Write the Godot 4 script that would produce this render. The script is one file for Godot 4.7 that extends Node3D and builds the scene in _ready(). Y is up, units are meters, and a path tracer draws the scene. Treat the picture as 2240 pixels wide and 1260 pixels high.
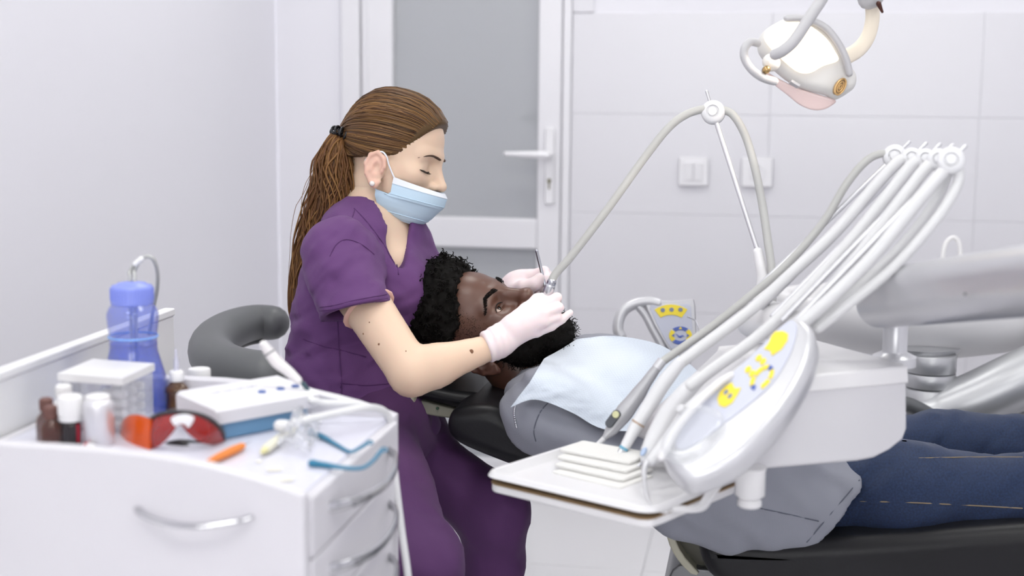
extends Node3D

const F := 3077.0
var cam_xf: Transform3D
var used := {}
var mats := {}
var rng := RandomNumberGenerator.new()

# ---------------------------------------------------------------- pixels to places
func ray(px: float, py: float) -> Vector3:
	return cam_xf.basis * Vector3((px - 1120.0) / F, -(py - 630.0) / F, -1.0)

func P(px: float, py: float, z: float) -> Vector3:
	return cam_xf.origin + ray(px, py) * z

func at_height(px: float, py: float, y: float) -> Vector3:
	var r := ray(px, py)
	return cam_xf.origin + r * ((y - cam_xf.origin.y) / r.y)

func at_back(px: float, py: float, v: float) -> Vector3:
	var r := ray(px, py)
	return cam_xf.origin + r * (-v / r.z)

func at_side(px: float, py: float, u: float) -> Vector3:
	var r := ray(px, py)
	return cam_xf.origin + r * (u / r.x)

func S(n: float, z: float) -> float:
	return n * z / F

func PP(list: Array) -> Array:
	var out := []
	for a in list:
		out.append(P(a[0], a[1], a[2]))
	return out

# ---------------------------------------------------------------- nodes
func numbered(called: String) -> String:
	var n: int = used.get(called, 0)
	used[called] = n + 1
	return called if n == 0 else "%s_%03d" % [called, n]

func tag(o: Node, label: String, category: String, group := "", kind := "") -> Node:
	o.set_meta("label", label)
	o.set_meta("category", category)
	if group != "":
		o.set_meta("group", group)
	if kind != "":
		o.set_meta("kind", kind)
	return o

func thing(called: String, label: String, category: String, at := Vector3.ZERO, group := "") -> Node3D:
	var o := Node3D.new()
	o.name = numbered(called)
	add_child(o)
	o.position = at
	tag(o, label, category, group)
	return o

# meshes are built in world space; a part is shifted back by its thing's place
func part(called: String, mesh: Mesh, m: Material, parent: Node3D, xf := Transform3D.IDENTITY) -> MeshInstance3D:
	var o := MeshInstance3D.new()
	o.name = called
	o.mesh = mesh
	o.material_override = m
	parent.add_child(o, true)
	var g := Transform3D.IDENTITY
	var n: Node = parent
	while n != self and n is Node3D:
		g = (n as Node3D).transform * g
		n = n.get_parent()
	o.transform = g.affine_inverse() * xf
	return o

func struct_node(called: String) -> Node3D:
	var o := Node3D.new()
	o.name = called
	add_child(o)
	o.set_meta("kind", "structure")
	return o

func structure(called: String, mesh: Mesh, m: Material, xf := Transform3D.IDENTITY) -> MeshInstance3D:
	var o := part(called, mesh, m, self, xf)
	o.set_meta("kind", "structure")
	return o

# ---------------------------------------------------------------- materials
func mat(key: String, c: Color, rough := 0.5, metal := 0.0, spec := 0.5) -> StandardMaterial3D:
	if mats.has(key):
		return mats[key]
	var m := StandardMaterial3D.new()
	m.albedo_color = c
	m.roughness = rough
	m.metallic = metal
	m.metallic_specular = spec
	mats[key] = m
	return m

func hexc(s: String) -> Color:
	return Color.html(s)

func noise_tex(size: int, freq: float, c0: Color, c1: Color, seed_: int, octaves := 3) -> NoiseTexture2D:
	var n := FastNoiseLite.new()
	n.seed = seed_
	n.frequency = freq
	n.fractal_octaves = octaves
	var t := NoiseTexture2D.new()
	t.width = size
	t.height = size
	t.seamless = true
	t.noise = n
	var g := Gradient.new()
	g.set_color(0, c0)
	g.set_color(1, c1)
	t.color_ramp = g
	return t

func noise_bump(size: int, freq: float, seed_: int, strength: float) -> NoiseTexture2D:
	var n := FastNoiseLite.new()
	n.seed = seed_
	n.frequency = freq
	var t := NoiseTexture2D.new()
	t.width = size
	t.height = size
	t.seamless = true
	t.noise = n
	t.as_normal_map = true
	t.bump_strength = strength
	return t

func weave_tex(size: int, step: int, depth: float) -> ImageTexture:
	var im := Image.create(size, size, false, Image.FORMAT_RGB8)
	for y in size:
		for x in size:
			var a := sin(TAU * x / step) * 0.5 + 0.5
			var b := sin(TAU * y / step) * 0.5 + 0.5
			var over := ((x / step) + (y / step)) % 2 == 0
			var v := 1.0 - depth * (1.0 - (a if over else b))
			im.set_pixel(x, y, Color(v, v, v))
	return ImageTexture.create_from_image(im)

# ---------------------------------------------------------------- mesh builder
class MB:
	var v := PackedVector3Array()
	var n := PackedVector3Array()
	var c := PackedColorArray()
	var i := PackedInt32Array()
	var col := Color.WHITE
	var colored := false
	func vert(p: Vector3, nn: Vector3) -> int:
		v.append(p)
		n.append(nn)
		c.append(col)
		return v.size() - 1
	func tri(a: int, b: int, d: int) -> void:
		var fn := (v[b] - v[a]).cross(v[d] - v[a])
		if fn.dot(n[a] + n[b] + n[d]) > 0.0:
			i.append(a); i.append(d); i.append(b)
		else:
			i.append(a); i.append(b); i.append(d)
	func quad(a: int, b: int, d: int, e: int) -> void:
		tri(a, b, d)
		tri(a, d, e)
	func flat_tri(a: Vector3, b: Vector3, d: Vector3, out: Vector3) -> void:
		var fn := (b - a).cross(d - a).normalized()
		if fn.dot(out) < 0.0:
			fn = -fn
		tri(vert(a, fn), vert(b, fn), vert(d, fn))
	func flat_quad(a: Vector3, b: Vector3, d: Vector3, e: Vector3, out: Vector3) -> void:
		flat_tri(a, b, d, out)
		flat_tri(a, d, e, out)
	func done() -> ArrayMesh:
		var arr := []
		arr.resize(Mesh.ARRAY_MAX)
		arr[Mesh.ARRAY_VERTEX] = v
		arr[Mesh.ARRAY_NORMAL] = n
		if colored:
			arr[Mesh.ARRAY_COLOR] = c
		arr[Mesh.ARRAY_INDEX] = i
		var m := ArrayMesh.new()
		m.add_surface_from_arrays(Mesh.PRIMITIVE_TRIANGLES, arr)
		return m

func spline(pts: Array, steps: int) -> Array:
	var out := []
	var k := pts.size()
	for a in k - 1:
		var p0: Vector3 = pts[max(a - 1, 0)]
		var p1: Vector3 = pts[a]
		var p2: Vector3 = pts[a + 1]
		var p3: Vector3 = pts[min(a + 2, k - 1)]
		for s in steps:
			var t := float(s) / steps
			out.append(0.5 * ((2.0 * p1) + (p2 - p0) * t + (2.0 * p0 - 5.0 * p1 + 4.0 * p2 - p3) * t * t + (3.0 * p1 - p0 - 3.0 * p2 + p3) * t * t * t))
	out.append(pts[k - 1])
	return out

func spline_l(vals: Array, steps: int) -> Array:
	var out := []
	for a in vals.size() - 1:
		for s in steps:
			out.append(lerpf(vals[a], vals[a + 1], float(s) / steps))
	out.append(vals[vals.size() - 1])
	return out

func spline_f(vals: Array, steps: int) -> Array:
	var out := []
	for a in vals.size() - 1:
		for s in steps:
			out.append(lerpf(vals[a], vals[a + 1], smoothstep(0, 1, float(s) / steps)))
	out.append(vals[vals.size() - 1])
	return out

# a swept tube; rad is a number or a list; squash widens it along up_hint's cross direction
func tube(mb: MB, pts: Array, rad, sides := 10, round_caps := true, squash := 1.0, hint := Vector3.UP) -> void:
	var k := pts.size()
	var rows := []
	var side := Vector3.ZERO
	for a in k:
		var t: Vector3 = (pts[min(a + 1, k - 1)] - pts[max(a - 1, 0)])
		t = t.normalized() if t.length() > 1e-9 else Vector3.UP
		if a == 0:
			var h := hint
			if absf(t.dot(h)) > 0.95:
				h = Vector3.RIGHT if absf(t.x) < 0.9 else Vector3.FORWARD
			side = t.cross(h).normalized()
		else:
			side = (side - t * side.dot(t)).normalized()
		var up := side.cross(t).normalized()
		var r: float = rad[a] if rad is Array else rad
		rows.append([pts[a], side, up, r, t])
	var starts := []
	var rings := []
	if round_caps:
		for q in [[0.0, 1.0], [0.38, 0.92], [0.7, 0.71], [0.92, 0.38]]:
			rings.append([rows[0], -q[1], q[0]])
	for row in rows:
		rings.append([row, 0.0, 1.0])
	if round_caps:
		for q in [[0.92, 0.38], [0.7, 0.71], [0.38, 0.92], [0.0, 1.0]]:
			rings.append([rows[k - 1], q[1], q[0]])
	for ring in rings:
		var row: Array = ring[0]
		var c: Vector3 = row[0] + row[4] * (row[3] * ring[1])
		starts.append(mb.v.size())
		for s in sides:
			var an := TAU * s / sides
			var dir: Vector3 = row[1] * cos(an) * squash + row[2] * sin(an)
			var nn: Vector3 = (row[1] * cos(an) / squash + row[2] * sin(an)).normalized()
			nn = (nn * maxf(ring[2], 0.02) + row[4] * ring[1]).normalized()
			mb.vert(c + dir * row[3] * ring[2], nn)
	for a in rings.size() - 1:
		for s in sides:
			var s2 := (s + 1) % sides
			mb.quad(starts[a] + s, starts[a] + s2, starts[a + 1] + s2, starts[a + 1] + s)
	if not round_caps:
		for e in [0, k - 1]:
			var row: Array = rows[e]
			var nn: Vector3 = row[4] * (-1.0 if e == 0 else 1.0)
			var cen := mb.vert(row[0], nn)
			var first := mb.v.size()
			for s in sides:
				var an := TAU * s / sides
				mb.vert(row[0] + (row[1] * cos(an) * squash + row[2] * sin(an)) * row[3], nn)
			for s in sides:
				mb.tri(cen, first + s, first + (s + 1) % sides)

func tube_mesh(pts: Array, rad, sides := 12, round_caps := true, squash := 1.0, hint := Vector3.UP) -> ArrayMesh:
	var mb := MB.new()
	tube(mb, pts, rad, sides, round_caps, squash, hint)
	return mb.done()

# rounded box centred on xf
func rbox(mb: MB, xf: Transform3D, size: Vector3, bev: float, seg := 3) -> void:
	var b := minf(bev, minf(size.x, minf(size.y, size.z)) * 0.499)
	var inner := size * 0.5 - Vector3(b, b, b)
	var cube := [[Vector3.RIGHT, Vector3.UP, Vector3.BACK], [Vector3.LEFT, Vector3.UP, Vector3.BACK], [Vector3.UP, Vector3.RIGHT, Vector3.BACK], [Vector3.DOWN, Vector3.RIGHT, Vector3.BACK], [Vector3.BACK, Vector3.RIGHT, Vector3.UP], [Vector3.FORWARD, Vector3.RIGHT, Vector3.UP]]
	var ks := []
	for s in seg + 1:
		ks.append([-1.0, lerpf(-1.0, 0.0, float(s) / seg)])
	for s in seg + 1:
		ks.append([1.0, lerpf(0.0, 1.0, float(s) / seg)])
	for f in cube:
		var first := mb.v.size()
		for a in ks:
			for d in ks:
				var dir: Vector3 = (f[0] + f[1] * tan(a[1] * PI * 0.25) + f[2] * tan(d[1] * PI * 0.25)).normalized()
				var core: Vector3 = (f[0] + f[1] * a[0] + f[2] * d[0]) * inner
				mb.vert(xf * (core + dir * b), (xf.basis * dir).normalized())
		var w := ks.size()
		for a in w - 1:
			for d in w - 1:
				mb.quad(first + a * w + d, first + a * w + d + 1, first + (a + 1) * w + d + 1, first + (a + 1) * w + d)

func rbox_mesh(xf: Transform3D, size: Vector3, bev: float, seg := 2) -> ArrayMesh:
	var mb := MB.new()
	rbox(mb, xf, size, bev, seg)
	return mb.done()

func box_between(lo: Vector3, hi: Vector3, bev := 0.003, seg := 2) -> ArrayMesh:
	return rbox_mesh(Transform3D(Basis.IDENTITY, (lo + hi) * 0.5), (hi - lo).abs(), bev, seg)

# lathe: list of [radius, height] around xf's y axis
func lathe(mb: MB, xf: Transform3D, prof: Array, sides := 28) -> void:
	var k := prof.size()
	var starts := []
	for a in k - 1:
		var p: Array = prof[a]
		var q: Array = prof[a + 1]
		var d := Vector2(q[0] - p[0], q[1] - p[1])
		if d.length() < 1e-9:
			continue
		var nn := Vector2(d.y, -d.x).normalized()
		var n0 := nn
		var n1 := nn
		if a > 0:
			var e := Vector2(p[0] - prof[a - 1][0], p[1] - prof[a - 1][1])
			var m := Vector2(e.y, -e.x).normalized()
			if m.dot(nn) > 0.6:
				n0 = (m + nn).normalized()
		if a < k - 2:
			var e := Vector2(prof[a + 2][0] - q[0], prof[a + 2][1] - q[1])
			var m := Vector2(e.y, -e.x).normalized()
			if m.dot(nn) > 0.6:
				n1 = (m + nn).normalized()
		var first := mb.v.size()
		for s in sides:
			var an := TAU * s / sides
			var dir := Vector3(cos(an), 0, sin(an))
			mb.vert(xf * (dir * p[0] + Vector3(0, p[1], 0)), (xf.basis * (dir * n0.x + Vector3(0, n0.y, 0))).normalized())
			mb.vert(xf * (dir * q[0] + Vector3(0, q[1], 0)), (xf.basis * (dir * n1.x + Vector3(0, n1.y, 0))).normalized())
		for s in sides:
			var s2 := (s + 1) % sides
			mb.quad(first + s * 2, first + s2 * 2, first + s2 * 2 + 1, first + s * 2 + 1)

func lathe_mesh(xf: Transform3D, prof: Array, sides := 28) -> ArrayMesh:
	var mb := MB.new()
	lathe(mb, xf, prof, sides)
	return mb.done()

# smooth a lathe or 2D outline
func smooth2(prof: Array, steps: int) -> Array:
	var pts := []
	for a in prof:
		pts.append(Vector3(a[0], a[1], 0))
	var out := []
	for p in spline(pts, steps):
		out.append([maxf(p.x, 0.0), p.y])
	return out

# extruded outline: 2D points in xf's xy plane, thickness along z (centred), with a bevel
func slab(mb: MB, xf: Transform3D, outline: PackedVector2Array, thick: float, bev := 0.0) -> void:
	var poly := outline
	if Geometry2D.is_polygon_clockwise(poly):
		poly.reverse()
	var k := poly.size()
	var inset := poly
	if bev > 0.0:
		inset = PackedVector2Array()
		for a in k:
			var e0 := (poly[a] - poly[(a + k - 1) % k]).normalized()
			var e1 := (poly[(a + 1) % k] - poly[a]).normalized()
			var nn := Vector2(-e0.y - e1.y, e0.x + e1.x)
			nn = nn.normalized() if nn.length() > 1e-6 else Vector2(-e0.y, e0.x)
			inset.append(poly[a] + nn * bev)
	var tris := Geometry2D.triangulate_polygon(inset)
	var h := thick * 0.5
	for sgn in [1.0, -1.0]:
		var nz: Vector3 = (xf.basis.z * sgn).normalized()
		var first := mb.v.size()
		for p in inset:
			mb.vert(xf * Vector3(p.x, p.y, h * sgn), nz)
		for a in range(0, tris.size(), 3):
			mb.tri(first + tris[a], first + tris[a + 1], first + tris[a + 2])
	var levels := [[0.0, h - bev], [0.0, -h + bev]]
	var rings := []
	if bev > 0.0:
		rings = [[inset, h, 0.9], [poly, h - bev, 0.0], [poly, -h + bev, 0.0], [inset, -h, -0.9]]
	else:
		rings = [[poly, h, 0.0], [poly, -h, 0.0]]
	for a in k:
		var b := (a + 1) % k
		var e := (poly[b] - poly[a]).normalized()
		var out2 := Vector2(e.y, -e.x)
		var ea := (poly[a] - poly[(a + k - 1) % k]).normalized()
		var eb := (poly[(b + 1) % k] - poly[b]).normalized()
		var na := out2
		var nb := out2
		if ea.dot(e) > 0.8:
			na = (out2 + Vector2(ea.y, -ea.x)).normalized()
		if eb.dot(e) > 0.8:
			nb = (out2 + Vector2(eb.y, -eb.x)).normalized()
		for r in rings.size() - 1:
			var q0: Array = rings[r]
			var q1: Array = rings[r + 1]
			var ids := []
			for w in [[q0, a, na], [q0, b, nb], [q1, b, nb], [q1, a, na]]:
				var pt: Vector2 = w[0][0][w[1]]
				var nn: Vector3 = (xf.basis * Vector3(w[2].x, w[2].y, w[0][2])).normalized()
				ids.append(mb.vert(xf * Vector3(pt.x, pt.y, w[0][1]), nn))
			mb.quad(ids[0], ids[1], ids[2], ids[3])

func slab_mesh(xf: Transform3D, outline: PackedVector2Array, thick: float, bev := 0.0) -> ArrayMesh:
	var mb := MB.new()
	slab(mb, xf, outline, thick, bev)
	return mb.done()

func round_rect(w: float, h: float, r: float, seg := 5) -> PackedVector2Array:
	var out := PackedVector2Array()
	for q in [[1, 1, 0.0], [-1, 1, 0.5], [-1, -1, 1.0], [1, -1, 1.5]]:
		for s in seg + 1:
			var an: float = PI * (q[2] + 0.5 * s / seg)
			out.append(Vector2(q[0] * (w * 0.5 - r) + cos(an) * r, q[1] * (h * 0.5 - r) + sin(an) * r))
	return out

func curve2(pts: Array, steps: int, closed := true) -> PackedVector2Array:
	var out := PackedVector2Array()
	var k := pts.size()
	for a in (k if closed else k - 1):
		var g := func(q: int) -> Vector2:
			var e: Array = pts[(q + k) % k] if closed else pts[clampi(q, 0, k - 1)]
			return Vector2(e[0], e[1])
		var p0: Vector2 = g.call(a - 1)
		var p1: Vector2 = g.call(a)
		var p2: Vector2 = g.call(a + 1)
		var p3: Vector2 = g.call(a + 2)
		for s in steps:
			var t := float(s) / steps
			out.append(0.5 * ((2.0 * p1) + (p2 - p0) * t + (2.0 * p0 - 5.0 * p1 + 4.0 * p2 - p3) * t * t + (3.0 * p1 - p0 - 3.0 * p2 + p3) * t * t * t))
	if not closed:
		out.append(Vector2(pts[k - 1][0], pts[k - 1][1]))
	return out

func frame_at(o: Vector3, z_dir: Vector3, x_hint: Vector3) -> Transform3D:
	var z := z_dir.normalized()
	var y := z.cross(x_hint).normalized()
	var x := y.cross(z).normalized()
	return Transform3D(Basis(x, y, z), o)

func axis_at(o: Vector3, y_dir: Vector3) -> Transform3D:
	var y := y_dir.normalized()
	var h := Vector3.RIGHT if absf(y.x) < 0.9 else Vector3.BACK
	var z := h.cross(y).normalized()
	return Transform3D(Basis(y.cross(z).normalized(), y, z), o)

# a smooth sheet from a grid of points [row][col], given a thickness
func sheet(mb: MB, rows: Array, thick := 0.0, toward := Vector3.UP) -> void:
	var nr := rows.size()
	var nc: int = rows[0].size()
	var norms := []
	for a in nr:
		var line := []
		for b in nc:
			var du: Vector3 = rows[min(a + 1, nr - 1)][b] - rows[max(a - 1, 0)][b]
			var dv: Vector3 = rows[a][min(b + 1, nc - 1)] - rows[a][max(b - 1, 0)]
			var nn := du.cross(dv).normalized()
			line.append(nn)
		norms.append(line)
	var mid: Vector3 = norms[nr / 2][nc / 2]
	var flip := -1.0 if mid.dot(toward) < 0.0 else 1.0
	var sides := [1.0] if thick <= 0.0 else [1.0, -1.0]
	var firsts := []
	for sgn in sides:
		var first := mb.v.size()
		firsts.append(first)
		for a in nr:
			for b in nc:
				mb.vert(rows[a][b] + norms[a][b] * flip * thick * 0.5 * sgn, norms[a][b] * flip * sgn)
		for a in nr - 1:
			for b in nc - 1:
				var q := first + a * nc + b
				mb.quad(q, q + 1, q + nc + 1, q + nc)
	if thick > 0.0:
		var rim := []
		for b in nc:
			rim.append([0, b])
		for a in range(1, nr):
			rim.append([a, nc - 1])
		for b in range(nc - 2, -1, -1):
			rim.append([nr - 1, b])
		for a in range(nr - 2, 0, -1):
			rim.append([a, 0])
		var cen := Vector3.ZERO
		for r in rim:
			cen += rows[r[0]][r[1]]
		cen /= rim.size()
		for a in rim.size():
			var r0: Array = rim[a]
			var r1: Array = rim[(a + 1) % rim.size()]
			var q0: int = r0[0] * nc + r0[1]
			var q1: int = r1[0] * nc + r1[1]
			var out: Vector3 = (rows[r0[0]][r0[1]] - cen)
			mb.flat_quad(mb.v[firsts[0] + q0], mb.v[firsts[0] + q1], mb.v[firsts[1] + q1], mb.v[firsts[1] + q0], out)

# ---------------------------------------------------------------- distance fields
class Field:
	var o: Vector3
	var h: float
	var nx: int
	var ny: int
	var nz: int
	var d := PackedFloat32Array()
	func _init(lo: Vector3, hi: Vector3, cell: float) -> void:
		o = lo
		h = cell
		nx = int(ceil((hi.x - lo.x) / cell)) + 1
		ny = int(ceil((hi.y - lo.y) / cell)) + 1
		nz = int(ceil((hi.z - lo.z) / cell)) + 1
		d.resize(nx * ny * nz)
		d.fill(1.0)
	func span(lo: Vector3, hi: Vector3) -> Array:
		return [clampi(int((lo.x - o.x) / h), 0, nx - 1), clampi(int((hi.x - o.x) / h) + 1, 0, nx - 1), clampi(int((lo.y - o.y) / h), 0, ny - 1), clampi(int((hi.y - o.y) / h) + 1, 0, ny - 1), clampi(int((lo.z - o.z) / h), 0, nz - 1), clampi(int((hi.z - o.z) / h) + 1, 0, nz - 1)]
	# a tapered capsule joined with softness k; less = true carves it out; squeeze flattens it along an axis
	func cap(a: Vector3, b: Vector3, ra: float, rb: float, k := 0.02, less := false, flat := Vector3.ZERO, ratio := 1.0) -> void:
		var m := maxf(ra, rb) * maxf(1.0, 1.0 / ratio if ratio < 1.0 else ratio) + k + 2.5 * h
		var lo := Vector3(minf(a.x, b.x), minf(a.y, b.y), minf(a.z, b.z)) - Vector3(m, m, m)
		var hi := Vector3(maxf(a.x, b.x), maxf(a.y, b.y), maxf(a.z, b.z)) + Vector3(m, m, m)
		var s := span(lo, hi)
		var ab := b - a
		var l2 := maxf(ab.length_squared(), 1e-12)
		var flatten := flat != Vector3.ZERO
		var fx := flat.normalized() if flatten else Vector3.ZERO
		for iz in range(s[4], s[5] + 1):
			for iy in range(s[2], s[3] + 1):
				var row := (iz * ny + iy) * nx
				var p := Vector3(0, o.y + iy * h, o.z + iz * h)
				for ix in range(s[0], s[1] + 1):
					p.x = o.x + ix * h
					var pa := p - a
					var t := clampf(pa.dot(ab) / l2, 0.0, 1.0)
					var w := pa - ab * t
					var e: float
					if flatten:
						var q := w.dot(fx)
						var r := lerpf(ra, rb, t)
						var w2 := w - fx * q
						var qq := q / ratio
						var len := sqrt(w2.length_squared() + qq * qq)
						e = (len - r)
						if ratio < 1.0:
							e *= lerpf(1.0, ratio, clampf(absf(qq) / maxf(len, 1e-6), 0.0, 1.0))
					else:
						e = w.length() - lerpf(ra, rb, t)
					var c := d[row + ix]
					if less:
						e = -e
						var g := maxf(k - absf(c - e), 0.0) / k
						d[row + ix] = maxf(c, e) + g * g * k * 0.25
					else:
						var g := maxf(k - absf(c - e), 0.0) / k
						d[row + ix] = minf(c, e) - g * g * k * 0.25
	func ball(c: Vector3, b: Basis, r: Vector3, k := 0.02, less := false) -> void:
		var m := maxf(r.x, maxf(r.y, r.z)) + k + 2.5 * h
		var s := span(c - Vector3(m, m, m), c + Vector3(m, m, m))
		var inv := b.transposed()
		for iz in range(s[4], s[5] + 1):
			for iy in range(s[2], s[3] + 1):
				var row := (iz * ny + iy) * nx
				for ix in range(s[0], s[1] + 1):
					var q := inv * (Vector3(o.x + ix * h, o.y + iy * h, o.z + iz * h) - c)
					var q1 := q / r
					var k0 := q1.length()
					var k1 := (q1 / r).length()
					var e := k0 * (k0 - 1.0) / maxf(k1, 1e-5)
					var f := d[row + ix]
					if less:
						e = -e
						var g := maxf(k - absf(f - e), 0.0) / k
						d[row + ix] = maxf(f, e) + g * g * k * 0.25
					else:
						var g := maxf(k - absf(f - e), 0.0) / k
						d[row + ix] = minf(f, e) - g * g * k * 0.25
	# keep only the side of a plane that n points away from
	func trim(p0: Vector3, n: Vector3, lo := Vector3(-1e9, -1e9, -1e9), hi := Vector3(1e9, 1e9, 1e9)) -> void:
		var s := span(lo, hi)
		for iz in range(s[4], s[5] + 1):
			for iy in range(s[2], s[3] + 1):
				var row := (iz * ny + iy) * nx
				for ix in range(s[0], s[1] + 1):
					var e := (Vector3(o.x + ix * h, o.y + iy * h, o.z + iz * h) - p0).dot(n)
					if e > d[row + ix]:
						d[row + ix] = e
	func bend(fn: Callable, band := 3.0) -> void:
		var lim := band * h
		for iz in nz:
			for iy in ny:
				var row := (iz * ny + iy) * nx
				for ix in nx:
					var c := d[row + ix]
					if c < lim and c > -lim:
						d[row + ix] = c - float(fn.call(Vector3(o.x + ix * h, o.y + iy * h, o.z + iz * h)))
	func sample(p: Vector3) -> float:
		var q := (p - o) / h
		var ix := int(q.x)
		var iy := int(q.y)
		var iz := int(q.z)
		if q.x < 0 or q.y < 0 or q.z < 0 or ix >= nx - 1 or iy >= ny - 1 or iz >= nz - 1:
			return 1.0
		var f := q - Vector3(ix, iy, iz)
		var b := (iz * ny + iy) * nx + ix
		var c := b + nx * ny
		var lo := lerpf(lerpf(d[b], d[b + 1], f.x), lerpf(d[b + nx], d[b + nx + 1], f.x), f.y)
		var hi := lerpf(lerpf(d[c], d[c + 1], f.x), lerpf(d[c + nx], d[c + nx + 1], f.x), f.y)
		return lerpf(lo, hi, f.z)
	# first surface met from a along dir; returns the distance or -1
	func meet(a: Vector3, dir: Vector3, t0: float, t1: float) -> float:
		var t := t0
		while t < t1:
			if sample(a + dir * t) < 0.0:
				return t
			t += h * 0.35
		return -1.0
	func grad(ix: int, iy: int, iz: int) -> Vector3:
		var q := (iz * ny + iy) * nx + ix
		var x1 := d[q + 1] if ix < nx - 1 else d[q]
		var x0 := d[q - 1] if ix > 0 else d[q]
		var y1 := d[q + nx] if iy < ny - 1 else d[q]
		var y0 := d[q - nx] if iy > 0 else d[q]
		var z1 := d[q + nx * ny] if iz < nz - 1 else d[q]
		var z0 := d[q - nx * ny] if iz > 0 else d[q]
		return Vector3(x1 - x0, y1 - y0, z1 - z0)
	func to(mb: MB, paint = null, xf := Transform3D.IDENTITY) -> void:
		var nxy := nx * ny
		var ids := PackedInt32Array()
		ids.resize(nx * ny * nz)
		ids.fill(-1)
		var lim := 4.0 * h
		var off := [0, 1, nx, nx + 1, nxy, nxy + 1, nxy + nx, nxy + nx + 1]
		var edges := [[0, 1], [2, 3], [4, 5], [6, 7], [0, 2], [1, 3], [4, 6], [5, 7], [0, 4], [1, 5], [2, 6], [3, 7]]
		var cor := [Vector3(0, 0, 0), Vector3(1, 0, 0), Vector3(0, 1, 0), Vector3(1, 1, 0), Vector3(0, 0, 1), Vector3(1, 0, 1), Vector3(0, 1, 1), Vector3(1, 1, 1)]
		var keep := mb.col
		for iz in nz - 1:
			for iy in ny - 1:
				var row := iz * nxy + iy * nx
				for ix in nx - 1:
					var q := row + ix
					var d0 := d[q]
					if d0 > lim or d0 < -lim:
						continue
					var neg := 0
					for a in 8:
						if d[q + off[a]] < 0.0:
							neg += 1
					if neg == 0 or neg == 8:
						continue
					var sum := Vector3.ZERO
					var cnt := 0
					for e in edges:
						var va: float = d[q + off[e[0]]]
						var vb: float = d[q + off[e[1]]]
						if (va < 0.0) != (vb < 0.0):
							var t := va / (va - vb)
							sum += cor[e[0]].lerp(cor[e[1]], t)
							cnt += 1
					sum /= cnt
					var g := Vector3.ZERO
					for a in 8:
						var cc: Vector3 = cor[a]
						var w := (sum.x if cc.x > 0.5 else 1.0 - sum.x) * (sum.y if cc.y > 0.5 else 1.0 - sum.y) * (sum.z if cc.z > 0.5 else 1.0 - sum.z)
						g += grad(ix + int(cc.x), iy + int(cc.y), iz + int(cc.z)) * w
					var p := o + (Vector3(ix, iy, iz) + sum) * h
					if paint != null:
						mb.col = paint.call(p)
					ids[q] = mb.vert(xf * p, (xf.basis * g).normalized())
		mb.col = keep
		for iz in range(1, nz - 1):
			for iy in range(1, ny - 1):
				var row := iz * nxy + iy * nx
				for ix in range(1, nx - 1):
					var q := row + ix
					var d0 := d[q]
					if d0 > lim or d0 < -lim:
						continue
					var sgn := d0 < 0.0
					if sgn != (d[q + 1] < 0.0):
						quad4(mb, ids[q], ids[q - nx], ids[q - nx - nxy], ids[q - nxy])
					if sgn != (d[q + nx] < 0.0):
						quad4(mb, ids[q], ids[q - 1], ids[q - 1 - nxy], ids[q - nxy])
					if sgn != (d[q + nxy] < 0.0):
						quad4(mb, ids[q], ids[q - 1], ids[q - 1 - nx], ids[q - nx])
	func quad4(mb: MB, a: int, b: int, c: int, e: int) -> void:
		if a >= 0 and b >= 0 and c >= 0 and e >= 0:
			mb.quad(a, b, c, e)

# ================================================================ scene
func _ready() -> void:
	rng.seed = 7
	set_camera_and_light()
	build_room()
	build_cart()
	build_cart_items()
	build_stool()
	build_dental_chair()
	build_back_unit()
	build_delivery_unit()
	build_lamp()
	build_dentist()
	build_patient()

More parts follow.
